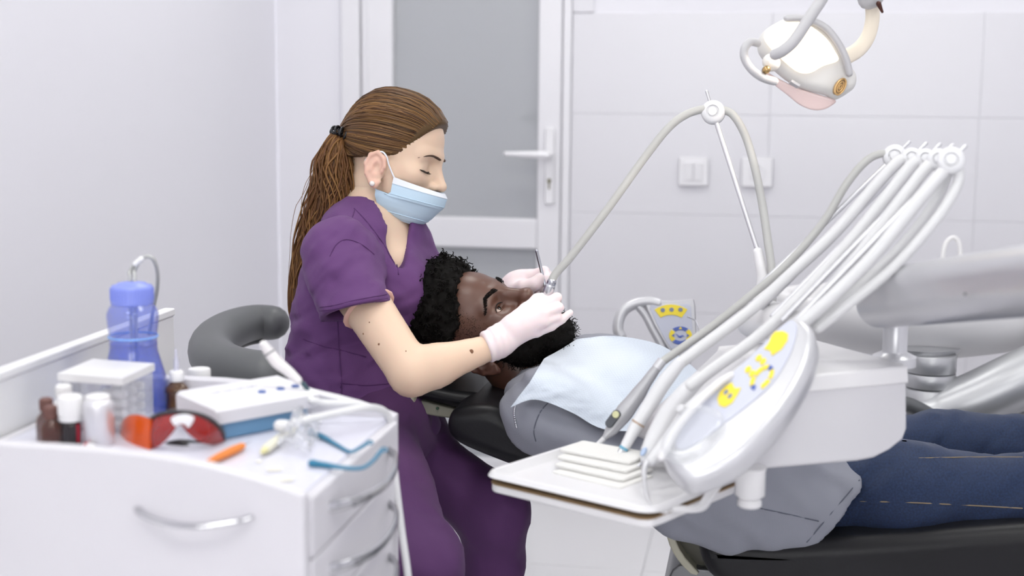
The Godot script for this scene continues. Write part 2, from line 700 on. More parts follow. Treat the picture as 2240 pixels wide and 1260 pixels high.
func set_camera_and_light() -> void:
	var cam := Camera3D.new()
	cam.name = "camera"
	cam_xf = Transform3D(Basis.from_euler(Vector3(deg_to_rad(-8.0), deg_to_rad(10.0), deg_to_rad(0.5)), EULER_ORDER_YXZ), Vector3(0, 1.25, 0))
	cam.transform = cam_xf
	var at := CameraAttributesPhysical.new()
	at.frustum_focal_length = 35.0 / (2.0 * 630.0 / F)
	at.frustum_focus_distance = 2.52
	at.exposure_aperture = 4.2
	cam.attributes = at
	cam.fov = rad_to_deg(2.0 * atan(630.0 / F))
	cam.near = 0.05
	cam.far = 60.0
	add_child(cam)
	cam.current = true

	var we := WorldEnvironment.new()
	we.name = "environment"
	var e := Environment.new()
	e.background_mode = Environment.BG_COLOR
	e.background_color = Color(0.955, 0.957, 0.95)
	e.background_energy_multiplier = 8.5
	e.tonemap_mode = Environment.TONE_MAPPER_LINEAR
	e.tonemap_exposure = 0.725
	e.sdfgi_enabled = true
	e.ssao_enabled = true
	e.ssil_enabled = true
	we.environment = e
	add_child(we)

	# six square panel lamps set in the ceiling
	var glow := mat("panel_glow", Color(1, 1, 1), 0.6)
	glow.emission_enabled = true
	glow.emission = Color(0.997, 0.998, 0.978)
	glow.emission_energy_multiplier = 3.0
	var rim := mat("panel_rim", hexc("e9e9ea"), 0.4)
	var places := [[-0.75, -3.25, "far door end, left wall side"], [0.65, -3.25, "far door end, right side"], [-0.75, -1.55, "middle of the ceiling, above the cart"], [0.65, -1.55, "middle of the ceiling, above the delivery unit"], [-0.75, 0.2, "open end of the room, left wall side"], [0.65, 0.2, "open end of the room, right side"]]
	for p in places:
		var at3 := Vector3(p[0], 2.72, p[1])
		var t := thing("ceiling_panel_light", "square white ceiling panel lamp, " + p[2], "ceiling light", at3, "ceiling panel lamps")
		part("frame", frame_ring(Transform3D(Basis(Vector3.RIGHT, PI / 2), at3 + Vector3(0, -0.02, 0)), 0.62, 0.62, 0.02, 0.03), rim, t)
		part("diffuser", box_between(at3 + Vector3(-0.295, -0.022, -0.295), at3 + Vector3(0.295, -0.012, 0.295), 0.002), glow, t)
		var l := AreaLight3D.new()
		l.name = "panel_light"
		l.area_size = Vector2(0.58, 0.58)
		l.light_energy = 1.2
		l.light_color = Color(0.997, 0.998, 0.978)
		l.area_range = 12.0
		l.area_attenuation = 2.0
		l.shadow_enabled = true
		t.add_child(l)
		l.transform = Transform3D(Basis(Vector3.RIGHT, -PI / 2), Vector3(0, -0.045, 0))

func frame_ring(xf: Transform3D, w: float, h: float, bar: float, thick: float) -> ArrayMesh:
	var mb := MB.new()
	for q in [[0, h * 0.5 - bar * 0.5, w, bar], [0, -h * 0.5 + bar * 0.5, w, bar], [w * 0.5 - bar * 0.5, 0, bar, h - 2 * bar], [-w * 0.5 + bar * 0.5, 0, bar, h - 2 * bar]]:
		rbox(mb, xf * Transform3D(Basis.IDENTITY, Vector3(q[0], q[1], 0)), Vector3(q[2], q[3], thick), minf(bar, thick) * 0.15, 1)
	return mb.done()

func build_room() -> void:
	var paint := mat("wall_paint", hexc("e8e7ee"), 0.7)
	paint.normal_enabled = true
	paint.normal_texture = noise_bump(256, 0.05, 3, 1.0)
	paint.normal_scale = 0.08
	paint.uv1_triplanar = true
	paint.uv1_world_triplanar = true
	paint.uv1_scale = Vector3(3, 3, 3)
	var band := mat("band_paint", hexc("e6e5ec"), 0.7)
	var ceil_m := mat("ceiling_paint", hexc("efeff1"), 0.85)
	var grout := mat("grout", hexc("dedde3"), 0.6)
	var tile_m := mat("wall_tile", hexc("dedde3"), 0.25)
	var pvc := mat("white_pvc", hexc("e6e5ea"), 0.35)
	var zb := -4.17

	# floor: large pale tiles on a screed
	structure_floor()

	structure("ceiling", box_between(Vector3(-1.62, 2.72, -4.4), Vector3(2.15, 2.85, 1.9), 0.004), ceil_m)
	structure("wall_left", box_between(Vector3(-1.62, 0, -4.17), Vector3(-1.474, 2.72, 1.9), 0.004), paint)
	structure("wall_right", box_between(Vector3(2.0, 0, -4.4), Vector3(2.15, 2.72, 1.9), 0.004), paint)

	# wall behind the camera with a window letting daylight in
	var wf := struct_node("wall_front")
	part("wall_panel", box_between(Vector3(-1.474, 0, 1.75), Vector3(2.0, 0.9, 1.9)), paint, wf)
	part("wall_panel", box_between(Vector3(-1.474, 2.3, 1.75), Vector3(2.0, 2.72, 1.9)), paint, wf)
	part("wall_panel", box_between(Vector3(-1.474, 0.9, 1.75), Vector3(-0.9, 2.3, 1.9)), paint, wf)
	part("wall_panel", box_between(Vector3(1.3, 0.9, 1.75), Vector3(2.0, 2.3, 1.9)), paint, wf)
	var win := struct_node("window_1")
	part("window_frame", frame_ring(Transform3D(Basis.IDENTITY, Vector3(0.2, 1.6, 1.82)), 2.2, 1.4, 0.07, 0.06), pvc, win)
	part("mullion", box_between(Vector3(0.165, 0.97, 1.79), Vector3(0.235, 2.23, 1.85)), pvc, win)
	var pane := mat("window_glass", Color(0.95, 0.98, 1.0, 0.08), 0.02)
	pane.transparency = BaseMaterial3D.TRANSPARENCY_ALPHA
	part("pane", box_between(Vector3(-0.83, 0.97, 1.815), Vector3(0.165, 2.23, 1.82), 0.0005), pane, win)
	part("pane", box_between(Vector3(0.235, 0.97, 1.815), Vector3(1.23, 2.23, 1.82), 0.0005), pane, win)

	# back wall with a door opening
	var wb := struct_node("wall_back")
	part("wall_panel", box_between(Vector3(-1.474, 0, zb - 0.2), Vector3(-1.264, 2.72, zb)), paint, wb)
	part("wall_panel", box_between(Vector3(-1.264, 2.1, zb - 0.2), Vector3(-0.562, 2.72, zb)), paint, wb)
	part("wall_panel", box_between(Vector3(-0.562, 0, zb - 0.2), Vector3(2.0, 1.4745, zb + 0.0019)), grout, wb)
	part("wall_panel", box_between(Vector3(-0.562, 1.4745, zb - 0.2), Vector3(2.0, 2.72, zb)), band, wb)
	var pitch := 0.2925
	var wide := 0.583
	var tile_mesh: ArrayMesh
	var row_y := 1.477
	while row_y > 0.1:
		var y0 := maxf(row_y - pitch, 0.0)
		var x0 := -0.566
		while x0 < 2.0:
			var x1 := minf(x0 + wide, 2.0)
			var xx0 := maxf(x0, -0.5605)
			var mesh := box_between(Vector3(xx0 + 0.0005, y0 + 0.0005, -0.002), Vector3(x1 - 0.0005, row_y - 0.0005, 0.004), 0.001, 1)
			var tm := tile_m
			part("tile", mesh, tm, wb, Transform3D(Basis.IDENTITY, Vector3(0, 0, zb)))
			x0 += wide
		row_y -= pitch
	# narrow tile strip that climbs beside the door
	var sy := 1.477
	while sy < 2.7:
		part("tile", box_between(Vector3(-0.5605, sy + 0.001, zb), Vector3(-0.498, minf(sy + pitch, 2.72) - 0.001, zb + 0.007), 0.0012, 1), tile_m, wb)
		sy += pitch

	# dim corridor beyond the door
	var cor := mat("corridor_paint", hexc("e8e7ee"), 0.8)
	var cor2 := mat("corridor_door", hexc("dcdce0"), 0.5)
	var hall := struct_node("wall_corridor")
	part("wall_panel", box_between(Vector3(-2.2, 0, -5.75), Vector3(-0.86, 2.72, -5.65)), cor, hall)
	part("wall_panel", box_between(Vector3(-0.86, 0, -5.62), Vector3(0.8, 2.72, -5.5)), cor2, hall)
	part("wall_panel", box_between(Vector3(-2.3, 0, -5.75), Vector3(-2.2, 2.72, -4.4)), cor, hall)
	part("wall_panel", box_between(Vector3(0.8, 0, -5.75), Vector3(0.9, 2.72, -4.4)), cor, hall)
	part("ceiling_panel", box_between(Vector3(-2.3, 2.72, -5.75), Vector3(0.9, 2.85, -4.38)), cor, hall)
	var shelf := mat("reflection_shelf", hexc("b9bcc0"), 0.6)  # shelf shape added to stand in for a vague reflection in the door glass
	var rack := thing("reflection_shelf", "added pale shelf seen dimly through the frosted door glass", "shelf", Vector3(-0.7, 1.14, -5.4))
	part("board", box_between(Vector3(-0.9, 1.13, -5.5), Vector3(-0.45, 1.16, -5.25)), shelf, rack)
	part("bracket", box_between(Vector3(-0.8, 1.05, -5.5), Vector3(-0.78, 1.13, -5.3)), shelf, rack)
	part("bracket", box_between(Vector3(-0.55, 1.05, -5.5), Vector3(-0.53, 1.13, -5.3)), shelf, rack)

	# the door: frame, leaf with stiles and rails, two frosted panes, lever handle
	var door := struct_node("door_1")
	part("door_frame", box_between(Vector3(-1.264, 0, zb - 0.1), Vector3(-1.206, 2.1, zb + 0.018), 0.004), pvc, door)
	part("door_frame", box_between(Vector3(-0.586, 0, zb - 0.1), Vector3(-0.562, 2.1, zb + 0.018), 0.004), pvc, door)
	part("door_frame", box_between(Vector3(-1.206, 2.05, zb - 0.1), Vector3(-0.586, 2.1, zb + 0.018), 0.004), pvc, door)
	var zl := zb + 0.004
	part("stile", box_between(Vector3(-1.203, 0.01, zl - 0.05), Vector3(-1.106, 2.045, zl + 0.006), 0.006), pvc, door)
	part("stile", box_between(Vector3(-0.66, 0.01, zl - 0.05), Vector3(-0.589, 2.045, zl + 0.006), 0.006), pvc, door)
	part("glazing_bead", box_between(Vector3(-1.185, 0.01, zl), Vector3(-1.18, 2.045, zl + 0.009), 0.002), pvc, door)
	part("rail", box_between(Vector3(-1.106, 0.776, zl - 0.05), Vector3(-0.66, 0.867, zl + 0.006), 0.006), pvc, door)
	part("rail", box_between(Vector3(-1.106, 1.95, zl - 0.05), Vector3(-0.66, 2.045, zl + 0.006), 0.006), pvc, door)
	part("rail", box_between(Vector3(-1.106, 0.01, zl - 0.05), Vector3(-0.66, 0.12, zl + 0.006), 0.006), pvc, door)
	var frosted := mat("frosted_glass", Color(0.70, 0.71, 0.725, 0.74), 0.35)
	frosted.transparency = BaseMaterial3D.TRANSPARENCY_ALPHA
	part("pane", box_between(Vector3(-1.106, 0.867, zl - 0.03), Vector3(-0.66, 1.95, zl - 0.024), 0.0005), frosted, door)
	part("pane", box_between(Vector3(-1.106, 0.12, zl - 0.03), Vector3(-0.66, 0.776, zl - 0.024), 0.0005), frosted, door)
	var hx := -0.622
	var hm := mat("handle_white", hexc("ebeaee"), 0.3)
	part("escutcheon", slab_mesh(Transform3D(Basis.IDENTITY, Vector3(hx, 1.028, zl + 0.011)), round_rect(0.03, 0.23, 0.009), 0.01, 0.003), hm, door)
	var lever := part("lever", tube_mesh(spline([Vector3(hx, 1.062, zl + 0.016), Vector3(hx, 1.062, zl + 0.05), Vector3(hx - 0.02, 1.062, zl + 0.056), Vector3(hx - 0.125, 1.064, zl + 0.056)], 6), spline_f([0.011, 0.011, 0.012, 0.0065], 6), 12), hm, door)
	var key_m := mat("keyhole_brass", hexc("6f6a45"), 0.35, 0.8)
	part("keyhole", slab_mesh(Transform3D(Basis.IDENTITY, Vector3(hx, 0.975, zl + 0.0165)), PackedVector2Array([Vector2(-0.002, -0.016), Vector2(0.002, -0.016), Vector2(0.0025, 0.003), Vector2(0.0055, 0.006), Vector2(0.0055, 0.012), Vector2(0, 0.016), Vector2(-0.0055, 0.012), Vector2(-0.0055, 0.006), Vector2(-0.0025, 0.003)]), 0.002), key_m, door)

	# switch and socket on the tiles
	var sw := mat("switch_plastic", hexc("eae9ed"), 0.3)
	var zs := zb + 0.007
	var cs := at_back(1517, 375, 4.16)
	var t := thing("light_switch", "white square double rocker light switch on the tiled wall", "light switch", Vector3(cs.x, cs.y, zs))
	part("plate", slab_mesh(Transform3D(Basis.IDENTITY, Vector3(cs.x, cs.y, zs + 0.005)), round_rect(0.086, 0.084, 0.006), 0.01, 0.0025), sw, t)
	for s in [-1, 1]:
		part("rocker", slab_mesh(Transform3D(Basis(Vector3.RIGHT, 0.06), Vector3(cs.x + s * 0.0138, cs.y, zs + 0.011)), round_rect(0.0265, 0.054, 0.002), 0.006, 0.0012), sw, t)
	var ck := at_back(1656, 377, 4.16)
	t = thing("wall_socket", "white square power socket on the tiled wall behind the grey hose", "socket", Vector3(ck.x, ck.y, zs))
	part("plate", slab_mesh(Transform3D(Basis.IDENTITY, Vector3(ck.x, ck.y, zs + 0.005)), round_rect(0.089, 0.086, 0.006), 0.01, 0.0025), sw, t)
	part("well", lathe_mesh(Transform3D(Basis(Vector3.RIGHT, PI / 2), Vector3(ck.x, ck.y, zs + 0.0102)), [[0.0, 0.0005], [0.018, 0.0005], [0.019, 0.003], [0.022, 0.003], [0.023, 0.0]], 28), sw, t)
	var pinm := mat("socket_pin", hexc("8d8f93"), 0.3, 1.0)
	for s in [-1, 1]:
		part("contact", box_between(Vector3(ck.x - 0.003, ck.y + s * 0.0175 - 0.003, zs + 0.01), Vector3(ck.x + 0.003, ck.y + s * 0.0175 + 0.003, zs + 0.014), 0.0005), pinm, t)

func structure_floor() -> void:
	var fl := struct_node("floor")
	var screed := mat("floor_joint", hexc("d6d5d9"), 0.8)
	var tile := mat("floor_tile", hexc("e4e3e6"), 0.22)
	part("slab", box_between(Vector3(-2.3, -0.15, -5.75), Vector3(2.15, -0.004, 1.9), 0.002), screed, fl)
	var x := -1.474
	while x < 2.0:
		var z := -4.17
		while z < 1.7:
			part("tile", box_between(Vector3(x + 0.0012, -0.012, z + 0.0012), Vector3(minf(x + 0.6, 2.0) - 0.0012, 0.0, minf(z + 0.6, 1.75) - 0.0012), 0.001, 1), tile, fl)
			z += 0.6
		x += 0.6

# ================================================================ drawer cart
const TOP := 0.80
func build_cart() -> void:
	var white := mat("cart_white", hexc("d8d6dc"), 0.35)
	var edge := mat("cart_edge", hexc("efeff0"), 0.3)
	var chrome := mat("chrome", hexc("c8c8cb"), 0.08, 1.0)
	var top_m := mat("cart_top", hexc("d9d9e6"), 0.3)
	var t := thing("drawer_cart", "white mobile drawer cart with an arched side panel and chrome bow handles", "cart", Vector3(-0.72, 0, -1.65))
	var prof := [Vector2(-0.487, 0.803), Vector2(-0.51, 0.811), Vector2(-0.543, 0.820), Vector2(-0.573, 0.8265), Vector2(-0.603, 0.832), Vector2(-0.64, 0.837), Vector2(-0.673, 0.840), Vector2(-0.739, 0.843), Vector2(-0.852, 0.8435), Vector2(-0.956, 0.8435)]
	var outl := PackedVector2Array(prof)
	outl.append(Vector2(-0.956, 0.1))
	outl.append(Vector2(-0.487, 0.1))
	part("side_panel", slab_mesh(Transform3D(Basis.IDENTITY, Vector3(0, 0, -1.459)), outl, 0.016, 0.0035), white, t)
	part("side_panel", slab_mesh(Transform3D(Basis.IDENTITY, Vector3(0, 0, -1.853)), outl, 0.016, 0.0035), white, t)
	part("back_panel", box_between(Vector3(-0.956, 0.1, -1.845), Vector3(-0.944, 0.8, -1.467), 0.002), white, t)
	part("worktop", box_between(Vector3(-0.944, 0.782, -1.845), Vector3(-0.496, 0.8, -1.467), 0.004), top_m, t)
	part("bottom_panel", box_between(Vector3(-0.944, 0.1, -1.845), Vector3(-0.5, 0.12, -1.467), 0.002), white, t)
	var y := 0.797
	for k in 8:
		var hgt := 0.0745 if k < 4 else 0.098
		var y0 := y - hgt
		if y0 < 0.12:
			break
		var d := part("drawer", box_between(Vector3(-0.56, y0 + 0.0015, -1.844), Vector3(-0.484, y - 0.0015, -1.468), 0.003), white, t)
		var yc := y - hgt * 0.42
		var pts := []
		for s in 17:
			var f := s / 16.0
			var b := sin(f * PI)
			pts.append(Vector3(-0.486 + 0.034 * pow(b, 0.55), yc - 0.006 * b, lerpf(-1.53, -1.80, f)))
		part("handle", tube_mesh(pts, 0.0034, 10, true, 2.0, Vector3.RIGHT), chrome, d)
		y = y0
	var hp := []
	var a0 := at_back(302, 1112, 1.451)
	var a1 := at_back(549, 1131, 1.451)
	for s in 21:
		var f := s / 20.0
		var b := sin(f * PI)
		hp.append(a0.lerp(a1, f) + Vector3(0, -0.006 * b, 0.03 * pow(b, 0.6)))
	part("push_handle", tube_mesh(hp, 0.0030, 12, true, 1.8, Vector3.UP), chrome, t)
	var rubber := mat("caster_rubber", hexc("3a3a3d"), 0.6)
	for sx in [-0.9, -0.54]:
		for sz in [-1.8, -1.51]:
			var c := part("caster", lathe_mesh(Transform3D(Basis(Vector3.FORWARD, PI / 2), Vector3(sx, 0.034, sz)), [[0.0, -0.012], [0.028, -0.012], [0.034, -0.008], [0.034, 0.008], [0.028, 0.012], [0.0, 0.012]], 20), rubber, t)
			part("fork", box_between(Vector3(sx - 0.016, 0.045, sz - 0.014), Vector3(sx + 0.016, 0.102, sz + 0.014), 0.004), chrome, c)
	# tall splash panel that stands along the back of the cart
	var sp := thing("splash_panel", "long white splash panel standing along the back of the drawer cart", "panel", Vector3(-0.97, 0, -1.7))
	part("board", box_between(Vector3(-0.974, 0.0, -2.19), Vector3(-0.960, 0.872, -1.05), 0.003), edge, sp)
	part("rim", box_between(Vector3(-0.977, 0.872, -2.19), Vector3(-0.957, 0.885, -1.05), 0.003), edge, sp)

func glass_mat(key: String, c: Color, rough := 0.08) -> StandardMaterial3D:
	var m := mat(key, c, rough)
	m.transparency = BaseMaterial3D.TRANSPARENCY_ALPHA
	return m

func small_bottle(called: String, label: String, px: float, py: float, r: float, hgt: float, neck: float, cap_r: float, cap_h: float, glass: Material, cap: Material, group := "") -> Node3D:
	var b := at_height(px, py, TOP)
	var t := thing(called, label, "bottle", b, group)
	var body := smooth2([[0.0, 0.0], [r * 0.9, 0.0], [r, 0.002], [r, hgt * 0.55], [r * 0.98, hgt * 0.62], [r * 0.82, hgt * 0.74], [neck, hgt * 0.86], [neck, hgt], [0.0, hgt]], 4)
	part("body", lathe_mesh(Transform3D(Basis.IDENTITY, b), body, 24), glass, t)
	var c := part("cap", lathe_mesh(Transform3D(Basis.IDENTITY, b + Vector3(0, hgt - 0.004, 0)), [[0.0, 0.0], [cap_r, 0.0], [cap_r, cap_h - 0.002], [cap_r - 0.002, cap_h], [0.0, cap_h]], 24), cap, t)
	var mb := MB.new()
	for k in 24:
		var an := TAU * k / 24
		var q := b + Vector3(cos(an) * cap_r, hgt - 0.002, sin(an) * cap_r)
		tube(mb, [q, q + Vector3(0, cap_h - 0.005, 0)], cap_r * 0.07, 5)
	part("ribs", mb.done(), cap, c)
	return t

func build_cart_items() -> void:
	# --- blue bottle
	var b := at_height(296, 893, TOP)
	var z := (cam_xf.affine_inverse() * b).z * -1.0
	var k := z / F
	var blue := glass_mat("blue_bottle", Color(0.20, 0.38, 0.90, 0.36), 0.06)
	var water := glass_mat("blue_water", Color(0.14, 0.20, 0.72, 0.26), 0.03)
	var cap_m := mat("blue_cap", hexc("8593e4"), 0.35)
	var hose := mat("grey_hose", hexc("b4b5b4"), 0.45)
	var t := thing("water_bottle", "blue translucent plastic bottle with grey tubes through its lilac cap", "bottle", b)
	var pf := [[0.0, 0.0], [70 * k, 0.0], [75 * k, 4 * k], [75 * k, 20 * k], [70 * k, 62 * k], [58 * k, 104 * k], [51 * k, 132 * k], [51 * k, 162 * k], [55 * k, 200 * k], [53 * k, 216 * k], [44 * k, 232 * k], [40 * k, 240 * k]]
	part("body", lathe_mesh(Transform3D(Basis.IDENTITY, b), smooth2(pf, 4), 40), blue, t)
	part("water", lathe_mesh(Transform3D(Basis.IDENTITY, b), smooth2([[0.0, 2 * k], [67 * k, 2 * k], [72 * k, 6 * k], [72 * k, 20 * k], [67 * k, 62 * k], [55 * k, 104 * k], [48.5 * k, 132 * k], [48 * k, 148 * k], [0.0, 148 * k]], 4), 36), water, t)
	var cap := part("cap", lathe_mesh(Transform3D(Basis.IDENTITY, b + Vector3(0, 231 * k, 0)), [[0.0, 0.0], [44 * k, 0.0], [46 * k, 3 * k], [45 * k, 8 * k], [45 * k, 36 * k], [42 * k, 41 * k], [34 * k, 42 * k], [30 * k, 46 * k], [12 * k, 49 * k], [0, 49 * k]], 40), cap_m, t)
	var mb := MB.new()
	for a in 40:
		var an := TAU * a / 40
		var q := b + Vector3(cos(an) * 45 * k, 241 * k, sin(an) * 45 * k)
		tube(mb, [q, q + Vector3(0, 24 * k, 0)], 1.6 * k, 5)
	part("ribs", mb.done(), cap_m, cap)
	part("band", tube_mesh(ring_pts(b + Vector3(0, 160 * k, 0), 52 * k, 36), 2.2 * k, 6, false), mat("pale_blue_band", hexc("86b4f2"), 0.4), t)
	part("tube", tube_mesh(spline([b + Vector3(-4 * k, 20 * k, 0), b + Vector3(-4 * k, 275 * k, 0), P(283, 600, z), P(294, 577, z), P(310, 571, z)], 6), 3.8 * k, 8), hose, t)
	part("tube", tube_mesh(spline([b + Vector3(8 * k, 30 * k, 3 * k), b + Vector3(7 * k, 275 * k, 0), P(293, 600, z), P(302, 577, z), P(318, 562, z), P(334, 566, z), P(344, 592, z + 0.02), P(344, 630, z + 0.05), P(336, 672, z + 0.09), P(326, 730, z + 0.12)], 6), 4.4 * k, 8), hose, t)
	part("tube_clip", tube_mesh([P(297, 577, z), P(309, 567, z)], 7 * k, 10, true, 1.3), mat("clip_white", hexc("e8e8ea"), 0.4), t)

	# --- clear box with cotton rolls
	var lidy := 0.872
	var c0 := at_height(126, 823, lidy)
	var c1 := at_height(203, 791, lidy)
	var c2 := at_height(333, 797, lidy)
	var c3 := at_height(268, 834, lidy)
	c2 = c1 + (c3 - c0)
	var cen := (c0 + c1 + c2 + c3) * 0.25
	var clear := glass_mat("clear_plastic", Color(0.93, 0.94, 0.97, 0.16), 0.08)
	var lid := mat("lid_white", hexc("e4e3e4"), 0.45)
	t = thing("cotton_box", "clear ribbed plastic box with a flat white lid, holding cotton rolls", "box", Vector3(cen.x, TOP, cen.z))
	mb = MB.new()
	flat_prism(mb, [c0, c3, c2, c1], lidy - 0.006, lidy + 0.004)
	part("lid", mb.done(), lid, t)
	mb = MB.new()
	var ins := []
	for q in [c0, c3, c2, c1]:
		ins.append(cen.lerp(q, 0.95))
	for a in 4:
		var q0: Vector3 = ins[a]
		var q1: Vector3 = ins[(a + 1) % 4]
		var o0: Vector3 = cen.lerp(q0, 0.975)
		var o1: Vector3 = cen.lerp(q1, 0.975)
		flat_prism(mb, [q0, q1, o1, o0], TOP + 0.001, lidy - 0.006)
	part("wall", mb.done(), clear, t)
	mb = MB.new()
	for a in 9:
		var q: Vector3 = ins[1].lerp(ins[2], (a + 0.5) / 9.0)
		tube(mb, [Vector3(q.x, TOP + 0.004, q.z), Vector3(q.x, lidy - 0.008, q.z)], 0.0012, 6)
	part("ribs", mb.done(), clear, t)
	var cot := mat("cotton", hexc("ecebee"), 0.95)
	var dir := (c3 - c0).normalized()
	var dep := (c1 - c0)
	for row in 4:
		for j in 3:
			var m0: Vector3 = c0.lerp(c3, 0.62) + dep * (0.22 + 0.27 * j)
			var r0 := Vector3(m0.x, TOP + 0.0085 + row * 0.0135, m0.z)
			var roll := thing("cotton_roll", "white cotton roll in the " + ["bottom", "second", "third", "top"][row] + " layer inside the clear lidded box", "cotton roll", r0, "cotton rolls in the clear box")
			part("roll", tube_mesh([r0, r0 + dir * 0.026], 0.0062, 12), cot, roll)

	# --- bottles at the back of the worktop
	var amber := glass_mat("amber_glass", Color(0.34, 0.14, 0.03, 0.62), 0.05)
	var brown := mat("brown_cap", hexc("6e4a44"), 0.5)
	var wcap := mat("white_cap", hexc("ecebec"), 0.4)
	small_bottle("medicine_bottle", "small amber glass bottle with a brown cap and paper label, half behind another", 104, 962, 0.0135, 0.043, 0.007, 0.0082, 0.016, amber, brown)
	var lb := at_height(104, 962, TOP)
	small_bottle("medicine_bottle", "small brown glass bottle with a brown cap in front of its twin", 114, 971, 0.0142, 0.038, 0.007, 0.0088, 0.016, amber, brown)
	var dark := mat("black_bottle", hexc("241d1f"), 0.2)
	var bt := small_bottle("medicine_bottle", "black bottle with red label edges and a ribbed white cap", 157, 972, 0.0125, 0.042, 0.0118, 0.0148, 0.026, dark, wcap)
	var bb := at_height(157, 972, TOP)
	var red := mat("label_red", hexc("b5273c"), 0.5)
	for an in [2.75, 5.95]:
		mb = MB.new()
		var pts := []
		for s in 5:
			var q: float = an + 0.22 * (s - 2) * 0.5
			pts.append(q)
		for s in 4:
			var p0 := bb + Vector3(cos(pts[s]) * 0.0128, 0.004, -sin(pts[s]) * 0.0128)
			var p1 := bb + Vector3(cos(pts[s + 1]) * 0.0128, 0.004, -sin(pts[s + 1]) * 0.0128)
			mb.flat_quad(p0, p1, p1 + Vector3(0, 0.024, 0), p0 + Vector3(0, 0.024, 0), p0 - bb)
		part("label_edge", mb.done(), red, bt)
	part("cap_ring", lathe_mesh(Transform3D(Basis.IDENTITY, bb + Vector3(0, 0.031, 0)), [[0.0128, 0.0], [0.0146, 0.001], [0.0146, 0.006], [0.0128, 0.007]], 24), wcap, bt)
	small_bottle("squeeze_bottle", "all white plastic bottle with a tall neck behind the black bottle", 143, 945, 0.0185, 0.052, 0.0098, 0.0102, 0.016, mat("white_bottle", hexc("e9e8ea"), 0.4), wcap)

	# --- metal can
	b = at_height(217, 972, TOP)
	z = -(cam_xf.affine_inverse() * b).z
	k = z / F
	t = thing("metal_can", "silvery white metal canister with a rounded shoulder beside the cotton box", "can", b)
	part("body", lathe_mesh(Transform3D(Basis.IDENTITY, b), [[0.0, 0.0], [32 * k, 0.0], [34 * k, 2 * k], [34 * k, 88 * k], [33 * k, 93 * k], [29 * k, 99 * k], [27 * k, 101 * k]], 32), mat("can_metal", hexc("dcdbdf"), 0.32, 0.55), t)
	part("lid", lathe_mesh(Transform3D(Basis.IDENTITY, b), [[27 * k, 101 * k], [27 * k, 108 * k], [22 * k, 111 * k], [0, 112 * k]], 32), lid, t)
	b = at_height(203, 975, TOP)
	t = thing("red_tip", "tiny red and white plastic tip beside the metal canister", "applicator", b)
	part("tip", tube_mesh([b + Vector3(-0.004, 0.004, 0.012), b + Vector3(0.001, 0.004, 0.014)], 0.0032, 8), red, t)
	part("sleeve", tube_mesh([b + Vector3(0.002, 0.004, 0.0144), b + Vector3(0.009, 0.004, 0.017)], 0.0036, 8), wcap, t)

	# --- amber dropper bottle
	b = at_height(388, 896, TOP)
	z = -(cam_xf.affine_inverse() * b).z
	k = z / F
	t = thing("dropper_bottle", "amber glass dropper bottle with white cap and clear upright nozzle", "bottle", b)
	part("body", lathe_mesh(Transform3D(Basis.IDENTITY, b), smooth2([[0.0, 0.0], [22 * k, 0.0], [23 * k, 2 * k], [22 * k, 34 * k], [25 * k, 42 * k], [23 * k, 50 * k], [13 * k, 62 * k], [12 * k, 70 * k]], 4), 28), glass_mat("amber_glass_2", Color(0.36, 0.22, 0.05, 0.7), 0.05), t)
	part("cap", lathe_mesh(Transform3D(Basis.IDENTITY, b), [[0.0, 64 * k], [15 * k, 64 * k], [15.5 * k, 66 * k], [15.5 * k, 84 * k], [13 * k, 87 * k], [0.0, 88 * k]], 28), wcap, t)
	part("nozzle", lathe_mesh(Transform3D(Basis.IDENTITY, b), [[6 * k, 87 * k], [5.5 * k, 112 * k], [3 * k, 116 * k], [2.6 * k, 132 * k], [0.0, 136 * k]], 16), glass_mat("nozzle_clear", Color(0.86, 0.86, 0.93, 0.55), 0.2), t)

	# --- white jar
	b = at_height(437, 862, TOP)
	z = -(cam_xf.affine_inverse() * b).z
	k = z / F
	t = thing("white_jar", "small white plastic jar behind the white control box", "jar", b)
	part("body", lathe_mesh(Transform3D(Basis.IDENTITY, b), [[0.0, 0.0], [21 * k, 0.0], [22 * k, 2 * k], [22 * k, 32 * k], [21 * k, 34 * k]], 28), mat("jar_white", hexc("e4e3e8"), 0.4), t)
	part("lid", lathe_mesh(Transform3D(Basis.IDENTITY, b), [[21 * k, 34 * k], [24.5 * k, 34 * k], [24.5 * k, 54 * k], [23 * k, 57 * k], [0.0, 57 * k]], 28), lid, t)

	build_control_box()
	build_goggles()
	build_small_tools()

func ring_pts(c: Vector3, r: float, n: int, nrm := Vector3.UP) -> Array:
	var xf := axis_at(c, nrm)
	var out := []
	for a in n + 1:
		var an := TAU * a / n
		out.append(xf * Vector3(cos(an) * r, 0, sin(an) * r))
	return out

# prism over a quad footprint
func flat_prism(mb: MB, q: Array, y0: float, y1: float) -> void:
	var cen := Vector3.ZERO
	for p in q:
		cen += p / q.size()
	var lo := []
	var hi := []
	for p in q:
		lo.append(Vector3(p.x, y0, p.z))
		hi.append(Vector3(p.x, y1, p.z))
	mb.flat_quad(hi[0], hi[1], hi[2], hi[3], Vector3.UP)
	mb.flat_quad(lo[0], lo[1], lo[2], lo[3], Vector3.DOWN)
	for a in 4:
		var e := (a + 1) % 4
		var out: Vector3 = (lo[a] + lo[e]) * 0.5 - Vector3(cen.x, y0, cen.z)
		mb.flat_quad(lo[a], lo[e], hi[e], hi[a], out)

